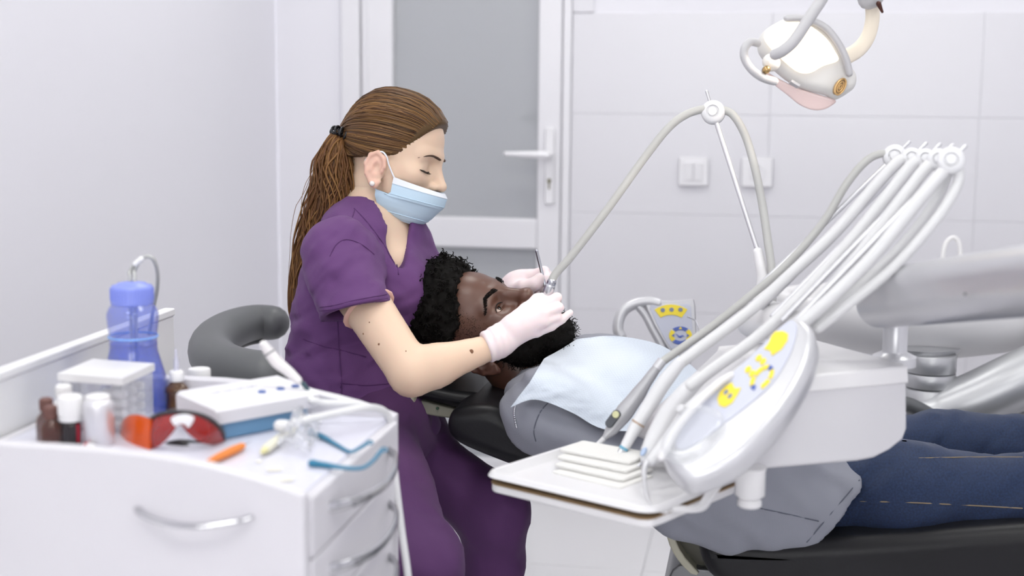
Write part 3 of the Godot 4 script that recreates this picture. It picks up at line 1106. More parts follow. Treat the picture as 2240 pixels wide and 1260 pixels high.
func build_control_box() -> void:
	var white := mat("box_white", hexc("e0dfe4"), 0.35)
	var teal := mat("box_blue", hexc("6690b4"), 0.4)
	var a := at_height(488, 963, TOP)
	var e := at_height(676, 927, TOP)
	var ux := (e - a)
	var len := ux.length()
	ux = ux.normalized()
	var uz := ux.cross(Vector3.UP).normalized()
	if uz.z < 0.0:
		uz = -uz
	var dep := 0.088
	var cen := (a + e) * 0.5 - uz * dep * 0.5
	var t := thing("control_box", "white slanted control box with three blue buttons on a blue base", "device", cen)
	var bas := Basis(ux, Vector3.UP, uz)
	part("base", rbox_mesh(Transform3D(bas, cen + Vector3(0, 0.0115, 0)), Vector3(len, 0.023, dep), 0.004, 3), teal, t)
	# housing: a wedge wider than its base
	var prof := PackedVector2Array([Vector2(-dep * 0.5 - 0.004, 0.023), Vector2(dep * 0.5 + 0.006, 0.023), Vector2(dep * 0.5 + 0.010, 0.041), Vector2(dep * 0.5 + 0.004, 0.046), Vector2(-dep * 0.5, 0.052), Vector2(-dep * 0.5 - 0.006, 0.048)])
	var xf := Transform3D(Basis(-uz, Vector3.UP, ux), cen)
	var fl := PackedVector2Array()
	for p in prof:
		fl.append(Vector2(-p.x, p.y))
	part("housing", slab_mesh(xf, fl, len + 0.028, 0.004), white, t)
	var btn := mat("button_blue", hexc("4a66a8"), 0.35)
	var tilt: Basis = Basis(ux, 0.065) * bas
	for f in [[0.07, 0.0], [0.29, 0.0], [0.47, 0.0]]:
		var p: Vector3 = cen + ux * (len * f[0]) + uz * (dep * 0.22) + Vector3(0, 0.0482, 0)
		part("button", lathe_mesh(Transform3D(tilt, p), [[0.0, 0.0022], [0.0042, 0.0022], [0.0055, 0.0014], [0.0055, -0.001]], 20), btn, t)
	# row of small printed marks
	var ink := mat("print_grey", hexc("b9bac4"), 0.6)
	var mb := MB.new()
	for s in 13:
		var p := cen + ux * (len * (-0.38 + 0.044 * s)) - uz * (dep * 0.12) + Vector3(0, 0.0502, 0)
		rbox(mb, Transform3D(tilt, p), Vector3(0.0034, 0.0012, 0.0008 + 0.0018 * (s % 3)), 0.0002, 1)
	part("printed_scale", mb.done(), ink, t)
	# pen in the holder at the right rear corner
	var z := 1.90
	var pen_m := mat("pen_white", hexc("e9e5e6"), 0.3)
	var pen := thing("scaler_handpiece", "slim white handpiece leaning out of the control box holder", "handpiece", P(655, 830, z))
	part("grip", tube_mesh(spline([P(590, 772, z - 0.01), P(606, 792, z - 0.008), P(630, 812, z - 0.004), P(652, 832, z)], 5), spline_f([0.0078, 0.0082, 0.0072, 0.0058], 5), 16), pen_m, pen)
	part("nose", tube_mesh([P(577, 754, z - 0.013), P(590, 772, z - 0.01)], [0.0058, 0.0076], 16), pen_m, pen)
	part("collar", tube_mesh([P(589, 771, z - 0.01), P(591, 774, z - 0.01)], 0.0083, 16, false), mat("collar_grey", hexc("77787c"), 0.4), pen)
	part("strain_relief", tube_mesh([P(664, 840, z), P(684, 866, z + 0.005)], [0.0035, 0.0022], 10), mat("dark_teal", hexc("3e555f"), 0.5), pen)
	var cable := mat("white_cable", hexc("dcdcde"), 0.4)
	var cw := thing("white_cable", "thick white cable looping over the front edge of the drawer cart", "cable", P(800, 892, 1.9))
	part("cable", tube_mesh(spline([P(622, 931, 1.80), P(660, 921, 1.80), P(730, 905, 1.84), P(790, 893, 1.87), P(822, 893, 1.9), P(845, 905, 1.93), P(855, 940, 1.945), P(860, 1000, 1.945), P(868, 1075, 1.945), P(880, 1170, 1.945), P(892, 1255, 1.945), P(905, 1380, 1.945)], 8), 0.0052, 10), cable, cw)
	part("plug", tube_mesh([P(611, 931, 1.80), P(624, 931, 1.80)], 0.0075, 14), cable, cw)
	cw = thing("white_cable", "thick white cable running from the handpiece holder across the worktop rim", "cable", P(740, 882, 1.9))
	part("cable", tube_mesh(spline([P(672, 868, 1.90), P(684, 876, 1.89), P(710, 882, 1.9), P(750, 883, 1.9), P(785, 886, 1.91), P(812, 895, 1.92)], 8), 0.0050, 10), cable, cw)
	var bl := mat("black_cable", hexc("2c2d31"), 0.4)
	for q in [0, 1, 2]:
		cw = thing("black_cable", "thin black cable bundled behind the white jar and control box", "cable", P(500, 845, 2.0), "black cables behind the control box")
		part("cable", tube_mesh(spline([P(452, 860 - q * 3, 2.03), P(475, 848 - q * 3, 2.03), P(505, 839 - q * 3, 2.03), P(540, 836 - q * 2, 2.02), P(570, 842, 2.01)], 6), 0.0018, 6), bl, cw)

func build_goggles() -> void:
	var z := 1.77
	var t := thing("safety_goggles", "orange-red wraparound safety goggles with black brow rim on the worktop", "goggles", at_height(375, 985, TOP))
	var red := glass_mat("goggle_red", Color(0.62, 0.06, 0.01, 0.78), 0.08)
	var orange := glass_mat("goggle_orange", Color(0.92, 0.36, 0.0, 0.82), 0.08)
	var black := mat("goggle_black", hexc("2b2b2e"), 0.35)
	var top := [[300, 925, 1.80], [322, 921, 1.775], [350, 907, 1.762], [385, 902, 1.757], [425, 905, 1.758], [458, 917, 1.768], [480, 936, 1.787], [487, 950, 1.81]]
	var bot := [[292, 985, 1.80], [318, 985, 1.775], [348, 976, 1.760], [372, 952, 1.755], [393, 928, 1.752], [414, 950, 1.755], [443, 968, 1.765], [487, 976, 1.81]]
	var tp := spline(PP(top), 6)
	var bp := spline(PP(bot), 6)
	var rows := []
	for a in tp.size():
		var line := []
		for s in 9:
			var f := s / 8.0
			line.append(tp[a].lerp(bp[a], f) + (P(385, 900, 1.0) - P(385, 900, 2.0)) * 0.006 * sin(f * PI))
		rows.append(line)
	var mb := MB.new()
	sheet(mb, rows, 0.0022, cam_xf.basis.z)
	part("lens", mb.done(), red, t)
	part("brow_rim", tube_mesh(tp, 0.0032, 8, true, 1.5), black, t)
	# side shield
	mb = MB.new()
	var s0 := spline(PP([[330, 917, 1.762], [300, 907, 1.785], [278, 912, 1.81], [265, 928, 1.845]]), 5)
	var s1 := spline(PP([[328, 986, 1.762], [298, 987, 1.785], [276, 986, 1.81], [260, 984, 1.845]]), 5)
	rows = []
	for a in s0.size():
		var line := []
		for s in 5:
			line.append(s0[a].lerp(s1[a], s / 4.0))
		rows.append(line)
	sheet(mb, rows, 0.0022, cam_xf.basis.z)
	part("side_shield", mb.done(), orange, t)
	part("nose_bridge", slab_mesh(frame_at(P(398, 922, 1.747), cam_xf.basis.z, cam_xf.basis.x), curve2([[-0.014, 0.003], [-0.006, 0.008], [0.006, 0.009], [0.015, 0.005], [0.013, -0.002], [0.008, -0.008], [0.004, -0.004], [-0.003, -0.003], [-0.008, -0.006]], 4), 0.004, 0.001), mat("pad_white", hexc("e6e6ea"), 0.4), t)
	part("temple", tube_mesh(spline(PP([[318, 984, 1.80], [345, 979, 1.80], [378, 970, 1.79], [400, 971, 1.785], [414, 977, 1.785]]), 5), spline_f([0.0022, 0.002, 0.0042, 0.004, 0.0016], 5), 8, true, 0.7), black, t)
	part("temple", tube_mesh(spline(PP([[360, 972, 1.81], [392, 966, 1.80], [430, 968, 1.80], [462, 966, 1.80], [484, 965, 1.805]]), 5), spline_f([0.002, 0.0032, 0.0026, 0.0042, 0.003], 5), 8, true, 0.7), black, t)
	part("side_rim", tube_mesh(spline(PP([[485, 945, 1.80], [490, 962, 1.812], [489, 982, 1.815]]), 5), 0.0022, 8), black, t)

func build_small_tools() -> void:
	# orange explorer
	var a := at_height(457, 1010, TOP + 0.006)
	var b := at_height(534, 974, TOP + 0.006)
	var t := thing("orange_probe", "orange plastic handled probe with a thin steel point on the worktop", "dental probe", (a + b) * 0.5)
	part("handle", tube_mesh(spline([a, a.lerp(b, 0.3), a.lerp(b, 0.65), a.lerp(b, 0.9), b], 5), spline_f([0.0035, 0.0052, 0.0058, 0.005, 0.0024], 5), 12), mat("orange_plastic", hexc("e8842e"), 0.35), t)
	part("point", tube_mesh([b, at_height(548, 966, TOP + 0.010)], [0.0012, 0.0004], 6), mat("steel", hexc("b9bac0"), 0.25, 1.0), t)
	# cream syringe tube
	a = at_height(575, 988, TOP + 0.007)
	b = at_height(637, 940, TOP + 0.007)
	t = thing("paste_syringe", "cream coloured paste syringe lying under the crumpled clear pouch", "syringe", (a + b) * 0.5)
	var cream := mat("cream_plastic", hexc("e6e2cf"), 0.4)
	part("barrel", tube_mesh([a.lerp(b, 0.12), b], 0.0062, 14), cream, t)
	part("tip_cap", tube_mesh([a, a.lerp(b, 0.13)], [0.0035, 0.0050], 12), mat("tip_yellow", hexc("e3dda6"), 0.4), t)
	part("plunger", tube_mesh([b, b.lerp(a, -0.25)], 0.0035, 10), cream, t)
	# crumpled clear pouch
	var pouch := glass_mat("pouch_clear", Color(0.93, 0.94, 0.98, 0.22), 0.12)
	var n := FastNoiseLite.new()
	n.seed = 5
	n.frequency = 60.0
	var mb := MB.new()
	var rows := []
	var q0 := at_height(606, 990, TOP)
	var q1 := at_height(678, 1006, TOP)
	var q2 := at_height(640, 925, TOP)
	for r in 19:
		var line := []
		for c in 15:
			var p := q0 + (q1 - q0) * (c / 14.0) + (q2 - q0) * (r / 18.0)
			var bump := absf(n.get_noise_2d(p.x, p.z)) * 0.035 + 0.022 * exp(-pow((c - 6) / 4.0, 2)) * sin(r / 18.0 * PI)
			line.append(p + Vector3(n.get_noise_2d(p.z, p.x) * 0.008, 0.0035 + bump, 0))
		rows.append(line)
	sheet(mb, rows, 0.0)
	t = thing("clear_pouch", "crumpled clear plastic pouch lying beside the white plug", "pouch", at_height(640, 970, TOP))
	part("film", mb.done(), pouch, t)
	# two blue spectacle arms
	var blue := mat("temple_blue", hexc("2b7698"), 0.35)
	for e in [[[[681, 946], [705, 955], [735, 972], [765, 988], [785, 981], [803, 970]], "bent blue spectacle arm lying nearer the white cable"], [[[682, 1013], [710, 1017], [750, 1023], [790, 1024], [815, 1009], [834, 986]], "long blue spectacle arm lying at the front rim of the worktop"]]:
		var pts := []
		var hh := [0.0045, 0.004, 0.003, 0.0025, 0.005, 0.008]
		for j in e[0].size():
			var g: Array = e[0][j]
			pts.append(at_height(g[0], g[1], TOP + hh[j]))
		t = thing("spectacle_arm", e[1], "spectacle arm", pts[2], "blue spectacle arms")
		part("arm", tube_mesh(spline(pts, 6), spline_f([0.0046, 0.0036, 0.0026, 0.0022, 0.0022, 0.0024], 6), 10, true, 1.2), blue, t)
		part("hinge", tube_mesh(ring_pts(pts[5] + Vector3(0.003, 0.001, -0.002), 0.0036, 12, Vector3(0.2, 1, 0.4)), 0.0013, 6), blue, t)
	for e in [[566, 1013, "round cream cotton pellet lying by the orange probe", 0.004], [600, 1030, "flat white paper scrap lying by the front rim", 0.009], [622, 1052, "torn cream paper strip lying at the arched panel", 0.011]]:
		var p := at_height(e[0], e[1], TOP)
		t = thing("paper_scrap", e[2], "scrap", p)
		part("scrap", rbox_mesh(Transform3D(Basis(Vector3.UP, 0.4), p + Vector3(0, 0.002, 0)), Vector3(e[3] * 2.0, 0.003, e[3]), 0.0013, 2), mat("scrap_paper", hexc("f0ede0"), 0.9), t)

# ================================================================ upholstery helpers
# outline in px on the plane z = -v, extruded away to v + depth with softly rounded rims
func cushion(mb: MB, outline: PackedVector2Array, z0: float, z1: float, bev: float, seg := 5) -> void:
	var poly := outline
	if Geometry2D.is_polygon_clockwise(poly):
		poly.reverse()
	var k := poly.size()
	var nrm := []
	for a in k:
		var e0 := (poly[a] - poly[(a + k - 1) % k]).normalized()
		var e1 := (poly[(a + 1) % k] - poly[a]).normalized()
		var q := Vector2(e0.y + e1.y, -e0.x - e1.x)
		nrm.append(q.normalized() if q.length() > 1e-6 else Vector2(e0.y, -e0.x))
	var rings := []
	for s in seg + 1:
		var an := 0.5 * PI * s / seg
		rings.append([bev * (1.0 - sin(an)), z0 - bev * (1.0 - cos(an)), sin(an), cos(an)])
	for s in seg + 1:
		var an := 0.5 * PI * (seg - s) / seg
		rings.append([bev * (1.0 - sin(an)), z1 + bev * (1.0 - cos(an)), sin(an), -cos(an)])
	var starts := []
	for r in rings:
		starts.append(mb.v.size())
		for a in k:
			var p: Vector2 = poly[a] - nrm[a] * r[0]
			mb.vert(Vector3(p.x, p.y, r[1]), Vector3(nrm[a].x * r[2], nrm[a].y * r[2], r[3]).normalized())
	for r in rings.size() - 1:
		for a in k:
			var b := (a + 1) % k
			mb.quad(starts[r] + a, starts[r] + b, starts[r + 1] + b, starts[r + 1] + a)
	for e in [0, rings.size() - 1]:
		var ins := PackedVector2Array()
		for a in k:
			ins.append(poly[a] - nrm[a] * rings[e][0])
		var tris := Geometry2D.triangulate_polygon(ins)
		if tris.is_empty():
			tris = Geometry2D.triangulate_polygon(poly)
		var first := mb.v.size()
		for p in ins:
			mb.vert(Vector3(p.x, p.y, rings[e][1]), Vector3(0, 0, rings[e][3]))
		for a in range(0, tris.size(), 3):
			mb.tri(first + tris[a], first + tris[a + 1], first + tris[a + 2])

func px_outline(pts: Array, v: float, steps := 4) -> PackedVector2Array:
	var flat := []
	for p in pts:
		var w := at_back(p[0], p[1], v)
		flat.append([w.x, w.y])
	return curve2(flat, steps)

func build_stool() -> void:
	var grey := mat("stool_vinyl", hexc("5e6062"), 0.45)
	var metal := mat("chrome_satin", hexc("b9bbbe"), 0.3, 1.0)
	var hub := Vector3(-0.74, 0, -2.6)
	var t := thing("dentist_stool", "grey vinyl dentist stool with a C-shaped arm rest", "stool", hub)
	part("seat", lathe_mesh(Transform3D(Basis.IDENTITY, hub), smooth2([[0.0, 0.445], [0.16, 0.445], [0.185, 0.46], [0.19, 0.485], [0.175, 0.505], [0.12, 0.513], [0.0, 0.514]], 4), 36), grey, t)
	part("column", lathe_mesh(Transform3D(Basis.IDENTITY, hub), [[0.0, 0.08], [0.03, 0.08], [0.03, 0.26], [0.02, 0.26], [0.02, 0.445], [0.0, 0.445]], 20), metal, t)
	var foot := mat("stool_base_white", hexc("d9d9dc"), 0.35)
	for k in 5:
		var an := TAU * k / 5 + 0.35
		var d := Vector3(cos(an), 0, sin(an))
		var lg := part("base_leg", tube_mesh([hub + Vector3(0, 0.1, 0), hub + d * 0.27 + Vector3(0, 0.07, 0)], [0.022, 0.015], 12), foot, t)
		part("caster", lathe_mesh(Transform3D(Basis(d, d.cross(Vector3.UP), Vector3.UP) * Basis(Vector3.RIGHT, 0.0), hub + d * 0.27 + Vector3(0, 0.028, 0)), [[0.0, -0.012], [0.024, -0.012], [0.028, -0.007], [0.028, 0.007], [0.024, 0.012], [0.0, 0.012]], 16), mat("caster_rubber", hexc("3a3a3d"), 0.6), lg)
	# arm rest: horizontal C round the sitter's back
	var h := 0.765
	var path := []
	for p in [[596, 706], [560, 706], [520, 715], [480, 735], [463, 758], [469, 784], [502, 805], [545, 815], [578, 818]]:
		path.append(at_height(p[0], p[1], h))
	path = spline(path, 6)
	var rr := []
	for a in path.size():
		var f := a / float(path.size() - 1)
		rr.append(0.036 + 0.003 * sin(f * PI) + 0.004 * f)
	part("arm_rest", tube_mesh(path, rr, 22, true, 1.05), grey, t)
	var under := []
	for a in path.size():
		if a > 4 and a < path.size() - 5:
			under.append(path[a] - Vector3(0, 0.033, 0))
	part("arm_rest_tray", tube_mesh(under, 0.012, 8, true, 1.8), mat("stool_black", hexc("2b2c2e"), 0.5), t)
	for p in [[464, 830], [488, 832]]:
		var q := at_height(p[0], p[1], h - 0.045)
		part("arm_post", tube_mesh([q, Vector3(q.x, 0.47, q.z), Vector3(hub.x, 0.44, hub.z)], 0.008, 10), metal, t)

# ================================================================ dental chair
const CN := 2.335
const CF := 2.86
func build_dental_chair() -> void:
	var black := mat("chair_black", hexc("1c1c1f"), 0.4, 0.0, 0.35)
	black.normal_enabled = true
	black.normal_texture = noise_bump(256, 0.12, 9, 1.5)
	black.normal_scale = 0.12
	black.uv1_triplanar = true
	black.uv1_scale = Vector3(6, 6, 6)
	var beige := mat("bracket_beige", hexc("a3a08f"), 0.4)
	var olive := mat("bracket_olive", hexc("8d8b7a"), 0.45, 0.3)
	var steel := mat("base_grey", hexc("77787a"), 0.35, 0.6)
	var base := at_back(1750, 1200, CN)
	var t := thing("dental_chair", "reclined black upholstered dental chair carrying the patient", "dental chair", Vector3(base.x, 0, -2.6))
	var mb := MB.new()
	cushion(mb, px_outline([[984, 905], [1020, 892], [1070, 893], [1120, 915], [1180, 965], [1260, 1010], [1380, 1068], [1490, 1110], [1560, 1128], [1565, 1160], [1490, 1163], [1400, 1143], [1300, 1102], [1180, 1048], [1080, 1010], [1000, 975], [974, 942]], CN), -CN, -CF, 0.028, 6)
	part("backrest", mb.done(), black, t)
	mb = MB.new()
	cushion(mb, px_outline([[1530, 1200], [1560, 1184], [1700, 1188], [1850, 1182], [2000, 1172], [2150, 1160], [2330, 1148], [2700, 1130], [2710, 1210], [2600, 1262], [2330, 1290], [2100, 1298], [1800, 1302], [1620, 1296], [1560, 1270], [1535, 1235]], CN - 0.02), -CN + 0.02, -CF - 0.02, 0.03, 6)
	part("seat", mb.done(), black, t)
	# headrest with hinge
	mb = MB.new()
	cushion(mb, px_outline([[858, 838], [885, 832], [935, 842], [1000, 855], [1050, 862], [1062, 878], [1050, 893], [1000, 893], [940, 878], [880, 862], [858, 852]], 2.46, 4), -2.45, -2.78, 0.018, 5)
	part("headrest", mb.done(), black, t)
	mb = MB.new()
	cushion(mb, px_outline([[876, 866], [884, 858], [902, 860], [908, 878], [900, 896], [886, 899], [876, 886]], 2.44), -2.43, -2.47, 0.006, 3)
	part("headrest_hinge", mb.done(), beige, t)
	mb = MB.new()
	cushion(mb, px_outline([[900, 870], [960, 884], [1008, 896], [1010, 912], [980, 912], [930, 904], [900, 894]], 2.47, 2), -2.46, -2.50, 0.004, 2)
	part("headrest_bar", mb.done(), mat("bar_beige", hexc("8f8e80"), 0.4), t)
	part("bar_screw", lathe_mesh(Transform3D(Basis(Vector3.RIGHT, PI / 2), at_back(957, 893, 2.459)), [[0.0, 0.003], [0.0025, 0.0025], [0.003, 0.0]], 12), mat("screw_dark", hexc("35523f"), 0.4), t)
	# tilt bracket between back and seat, pedestal below
	mb = MB.new()
	cushion(mb, px_outline([[1460, 1158], [1476, 1156], [1482, 1180], [1500, 1212], [1530, 1246], [1512, 1248], [1484, 1218], [1466, 1186]], 2.40, 2), -2.38, -2.82, 0.003, 2)
	part("tilt_bracket", mb.done(), mat("bracket_edge", hexc("b5b2a0"), 0.4), t)
	mb = MB.new()
	cushion(mb, px_outline([[1478, 1156], [1545, 1150], [1560, 1255], [1532, 1250], [1500, 1212], [1482, 1180]], 2.42, 2), -2.41, -2.8, 0.003, 2)
	part("tilt_plate", mb.done(), mat("plate_olive", hexc("4c4a3d"), 0.4), t)
	mb = MB.new()
	cushion(mb, px_outline([[1462, 1262], [1488, 1232], [1530, 1240], [1700, 1262], [1760, 1330], [1470, 1330]], 2.40, 2), -2.39, -2.82, 0.004, 2)
	part("seat_carrier", mb.done(), steel, t)
	part("pedestal", box_between(Vector3(base.x - 0.1, 0.06, -2.8), Vector3(base.x + 0.35, 0.40, -2.42), 0.02, 3), mat("pedestal_white", hexc("d8d8da"), 0.35), t)
	part("floor_plate", box_between(Vector3(base.x - 0.25, 0.0, -2.86), Vector3(base.x + 0.55, 0.06, -2.36), 0.015, 3), steel, t)
	# far arm rest seen beyond the delivery unit
	part("arm_rest", tube_mesh(spline(PP([[1930, 890, 2.90], [1975, 883, 2.92], [2010, 895, 2.92], [2050, 920, 2.92], [2090, 960, 2.92], [2110, 1020, 2.92], [2110, 1150, 2.92]]), 6), 0.016, 10), mat("arm_grey", hexc("5e6063"), 0.4), t)

# ================================================================ unit standing behind the patient
func build_back_unit() -> void:
	var silver := mat("silver_paint", hexc("bfc0c3"), 0.34, 0.5)
	var silver2 := mat("silver_shell", hexc("c9c9cd"), 0.35, 0.3)
	var white := mat("unit_white", hexc("e6e5e6"), 0.3)
	var t := thing("cuspidor_unit", "white cuspidor bowl on a swivelling silver arm behind the patient", "cuspidor", Vector3(1.0, 0, -3.2))
	# bowl: shell cut flat on top
	var zc := 3.12
	var c := P(1995, 655, zc)
	var f := Field.new(c - Vector3(0.36, 0.2, 0.3), c + Vector3(0.36, 0.08, 0.3), 0.009)
	f.ball(c + Vector3(0.0, -0.01, 0), Basis.IDENTITY, Vector3(0.30, 0.118, 0.2), 0.02)
	f.cap(c + Vector3(-0.2, -0.035, 0.02), c + Vector3(0.2, -0.03, 0.02), 0.05, 0.06, 0.05)
	f.trim(c + Vector3(0, 0.012, 0), Vector3.UP)
	f.ball(c + Vector3(0.0, 0.015, 0), Basis.IDENTITY, Vector3(0.265, 0.09, 0.17), 0.01, true)
	var mb := MB.new()
	f.to(mb)
	part("bowl", mb.done(), white, t)
	part("spout", tube_mesh(spline(PP([[2062, 660, 3.2], [2062, 575, 3.2], [2068, 535, 3.2], [2084, 520, 3.2], [2098, 532, 3.2], [2102, 578, 3.2], [2102, 600, 3.2]]), 6), 0.0055, 10), white, t)
	var r0 := P(2010, 768, 3.02)
	part("swivel_plate", lathe_mesh(Transform3D(Basis.IDENTITY, r0), [[0.0, 0.0], [0.065, -0.003], [0.082, 0.004], [0.088, 0.014], [0.0, 0.03]], 40), silver, t)
	var r1 := P(2035, 800, 2.98)
	part("ring", lathe_mesh(Transform3D(Basis.IDENTITY, Vector3(r1.x, P(2035, 812, 2.98).y, r1.z)), [[0.0, 0.0], [0.052, 0.0], [0.0535, 0.0015], [0.0535, 0.036], [0.052, 0.038], [0.0, 0.038]], 36), silver, t)
	part("ring", lathe_mesh(Transform3D(Basis.IDENTITY, Vector3(r1.x, P(2035, 845, 2.98).y, r1.z)), [[0.0, 0.0], [0.052, 0.0], [0.0535, 0.0015], [0.0535, 0.028], [0.052, 0.0295], [0.0, 0.0295]], 36), silver, t)
	var yb := P(2035, 848, 2.98).y
	part("joint", lathe_mesh(Transform3D(Basis.IDENTITY, Vector3(r1.x, yb - 0.09, r1.z)), [[0.0, 0.0], [0.0535, 0.0], [0.0535, 0.088], [0.052, 0.0895], [0.0, 0.0895]], 36), silver, t)
	part("arm", tube_mesh(spline(PP([[2005, 905, 2.98], [2060, 902, 2.97], [2130, 878, 2.95], [2240, 828, 2.93], [2420, 750, 2.92], [2560, 700, 3.0]]) + [Vector3(1.0, 0.86, -3.2)], 6), spline_f([0.045, 0.058, 0.061, 0.062, 0.062, 0.06, 0.06], 6), 26, true, 1.0), silver, t)
	part("arm_underside", tube_mesh(spline(PP([[2100, 945, 2.99], [2180, 915, 2.98], [2300, 868, 2.96], [2420, 830, 2.95], [2560, 780, 3.02]]), 6), 0.05, 20, true, 0.9), silver, t)
	part("post", box_between(Vector3(0.9, 0.0, -3.4), Vector3(1.15, 1.0, -3.08), 0.04, 4), white, t)

	# assistant's keypad with loop handle
	t = thing("assistant_keypad", "silver loop-handled keypad with yellow fan keys beyond the patient's bib", "keypad", P(1450, 740, 2.98))
	var z := 2.98
	var o := P(1440, 710, z)
	var xf := Transform3D(cam_xf.basis * Basis(Vector3.RIGHT, -0.12), o)
	var k := z / F
	var g := func(x: float, y: float) -> Vector2:
		return Vector2((x - 1440.0) * k, -(y - 710.0) * k)
	var loop := []
	for p in [[1358, 735], [1352, 722], [1354, 700], [1366, 678], [1390, 664], [1420, 660]]:
		var q: Vector2 = g.call(p[0], p[1])
		loop.append(xf * Vector3(q.x, q.y, 0))
	loop.append(xf * Vector3(g.call(1440, 664).x, g.call(1440, 664).y, 0))
	part("loop_handle", tube_mesh(spline(loop, 6), 0.0118, 16), silver2, t)
	var inner := []
	for p in [[1398, 672], [1412, 690], [1428, 722], [1444, 752], [1452, 775]]:
		var q: Vector2 = g.call(p[0], p[1])
		inner.append(xf * Vector3(q.x, q.y, 0))
	part("loop_handle", tube_mesh(spline(inner, 5), 0.0085, 14), silver2, t)
	var plate := PackedVector2Array()
	for p in [[1408, 658], [1518, 655], [1521, 668], [1524, 770], [1462, 770], [1446, 745], [1428, 712], [1414, 680]]:
		plate.append(g.call(p[0], p[1]))
	part("plate", slab_mesh(xf, plate, 0.018, 0.004), silver2, t)
	var inset := PackedVector2Array()
	for p in [[1424, 668], [1505, 666], [1511, 672], [1515, 764], [1466, 764], [1452, 742], [1434, 706], [1421, 676]]:
		inset.append(g.call(p[0], p[1]))
	part("key_panel", slab_mesh(xf * Transform3D(Basis.IDENTITY, Vector3(0, 0, 0.009)), inset, 0.002, 0.0005), mat("key_panel", hexc("c2c5d4"), 0.4), t)
	var yellow := mat("key_yellow", hexc("f0d835"), 0.45)
	var kb := mat("key_blue", hexc("4d64b0"), 0.45)
	var fan := PackedVector2Array()
	for s in 9:
		var an := lerpf(-0.62, 0.62, s / 8.0)
		fan.append(g.call(1467.0 + sin(an) * 62.0, 728.0 - cos(an) * 61.0))
	for s in 9:
		var an := lerpf(0.55, -0.55, s / 8.0)
		fan.append(g.call(1467.0 + sin(an) * 44.0, 732.0 - cos(an) * 42.0))
	part("fan_key", slab_mesh(xf * Transform3D(Basis.IDENTITY, Vector3(0, 0, 0.0105)), fan, 0.002, 0.0004), yellow, t)
	for p in [[1449, 679.5], [1468, 678.5], [1487.5, 678.5]]:
		var q: Vector2 = g.call(p[0], p[1])
		part("button", slab_mesh(xf * Transform3D(Basis.IDENTITY, Vector3(q.x, q.y, 0.0118)), ellipse2(0.0048, 0.0046, 14), 0.002, 0.0004), mat("button_grey", hexc("7c86a0"), 0.5), t)
	var arcs := [[-0.75, 0.75, "b"], [0.85, 2.3, "y"], [2.4, 3.9, "b"], [4.0, 5.4, "y"]]
	for a in arcs:
		var ring := PackedVector2Array()
		for s in 9:
			var an: float = lerpf(a[0], a[1], s / 8.0)
			ring.append(g.call(1487.0 + sin(an) * 25.0, 735.0 - cos(an) * 20.0))
		for s in 9:
			var an: float = lerpf(a[1], a[0], s / 8.0)
			ring.append(g.call(1487.0 + sin(an) * 15.0, 735.0 - cos(an) * 12.0))
		part("ring_key", slab_mesh(xf * Transform3D(Basis.IDENTITY, Vector3(0, 0, 0.0105)), ring, 0.002, 0.0004), kb if a[2] == "b" else yellow, t)
	for p in [[1487, 719, 0.0], [1471, 735, 1.57], [1503, 735, -1.57]]:
		var q: Vector2 = g.call(p[0], p[1])
		var tri := PackedVector2Array([Vector2(-0.0035, -0.002), Vector2(0.0035, -0.002), Vector2(0, 0.0035)])
		part("arrow_mark", slab_mesh(xf * Transform3D(Basis(Vector3.BACK, p[2]), Vector3(q.x, q.y, 0.0117)), tri, 0.001), kb if p[2] != 0.0 else yellow, t)
	var cq: Vector2 = g.call(1487, 735)
	part("chair_symbol", slab_mesh(xf * Transform3D(Basis.IDENTITY, Vector3(cq.x, cq.y, 0.0105)), PackedVector2Array([Vector2(-0.010, 0.004), Vector2(-0.002, -0.001), Vector2(0.004, 0.001), Vector2(0.009, -0.002), Vector2(0.004, -0.002), Vector2(0.000, -0.005), Vector2(-0.004, -0.004)]), 0.002), kb, t)
	part("stem", tube_mesh(spline([xf * Vector3(0.05, -0.055, -0.01), xf * Vector3(0.06, -0.12, -0.02), xf * Vector3(0.14, -0.2, -0.05), xf * Vector3(0.45, -0.22, -0.08), Vector3(0.95, 0.5, -3.15)], 6), 0.02, 14), silver2, t)
	part("hook", tube_mesh(spline(PP([[1505, 693, 2.95], [1519, 700, 2.94], [1526, 712, 2.93], [1531, 728, 2.92], [1541, 738, 2.92]]), 5), spline_f([0.0018, 0.0012, 0.0012, 0.0014, 0.0022], 5), 8), mat("steel", hexc("b9bac0"), 0.25, 1.0), t)

func ellipse2(rx: float, ry: float, n: int) -> PackedVector2Array:
	var out := PackedVector2Array()
	for s in n:
		var an := TAU * s / n
		out.append(Vector2(cos(an) * rx, sin(an) * ry))
	return out

# ================================================================ delivery unit
func at_plane(px: float, py: float, p0: Vector3, n: Vector3) -> Vector3:
	var r := ray(px, py)
	return cam_xf.origin + r * ((p0 - cam_xf.origin).dot(n) / r.dot(n))

func plane_outline(xf: Transform3D, pts: Array, steps := 0) -> PackedVector2Array:
	var inv := xf.affine_inverse()
	var flat := []
	for p in pts:
		var q := inv * at_plane(p[0], p[1], xf.origin, xf.basis.z)
		flat.append([q.x, q.y])
	if steps > 0:
		return curve2(flat, steps)
	var out := PackedVector2Array()
	for q in flat:
		out.append(Vector2(q[0], q[1]))
	return out

# rounded slab in any frame: like cushion but placed by xf (front face at z = 0, back at -depth)
func pad(xf: Transform3D, outline: PackedVector2Array, depth: float, bev: float, seg := 4) -> ArrayMesh:
	var mb := MB.new()
	cushion(mb, outline, 0.0, -depth, bev, seg)
	for a in mb.v.size():
		mb.v[a] = xf * mb.v[a]
		mb.n[a] = (xf.basis * mb.n[a]).normalized()
	return mb.done()

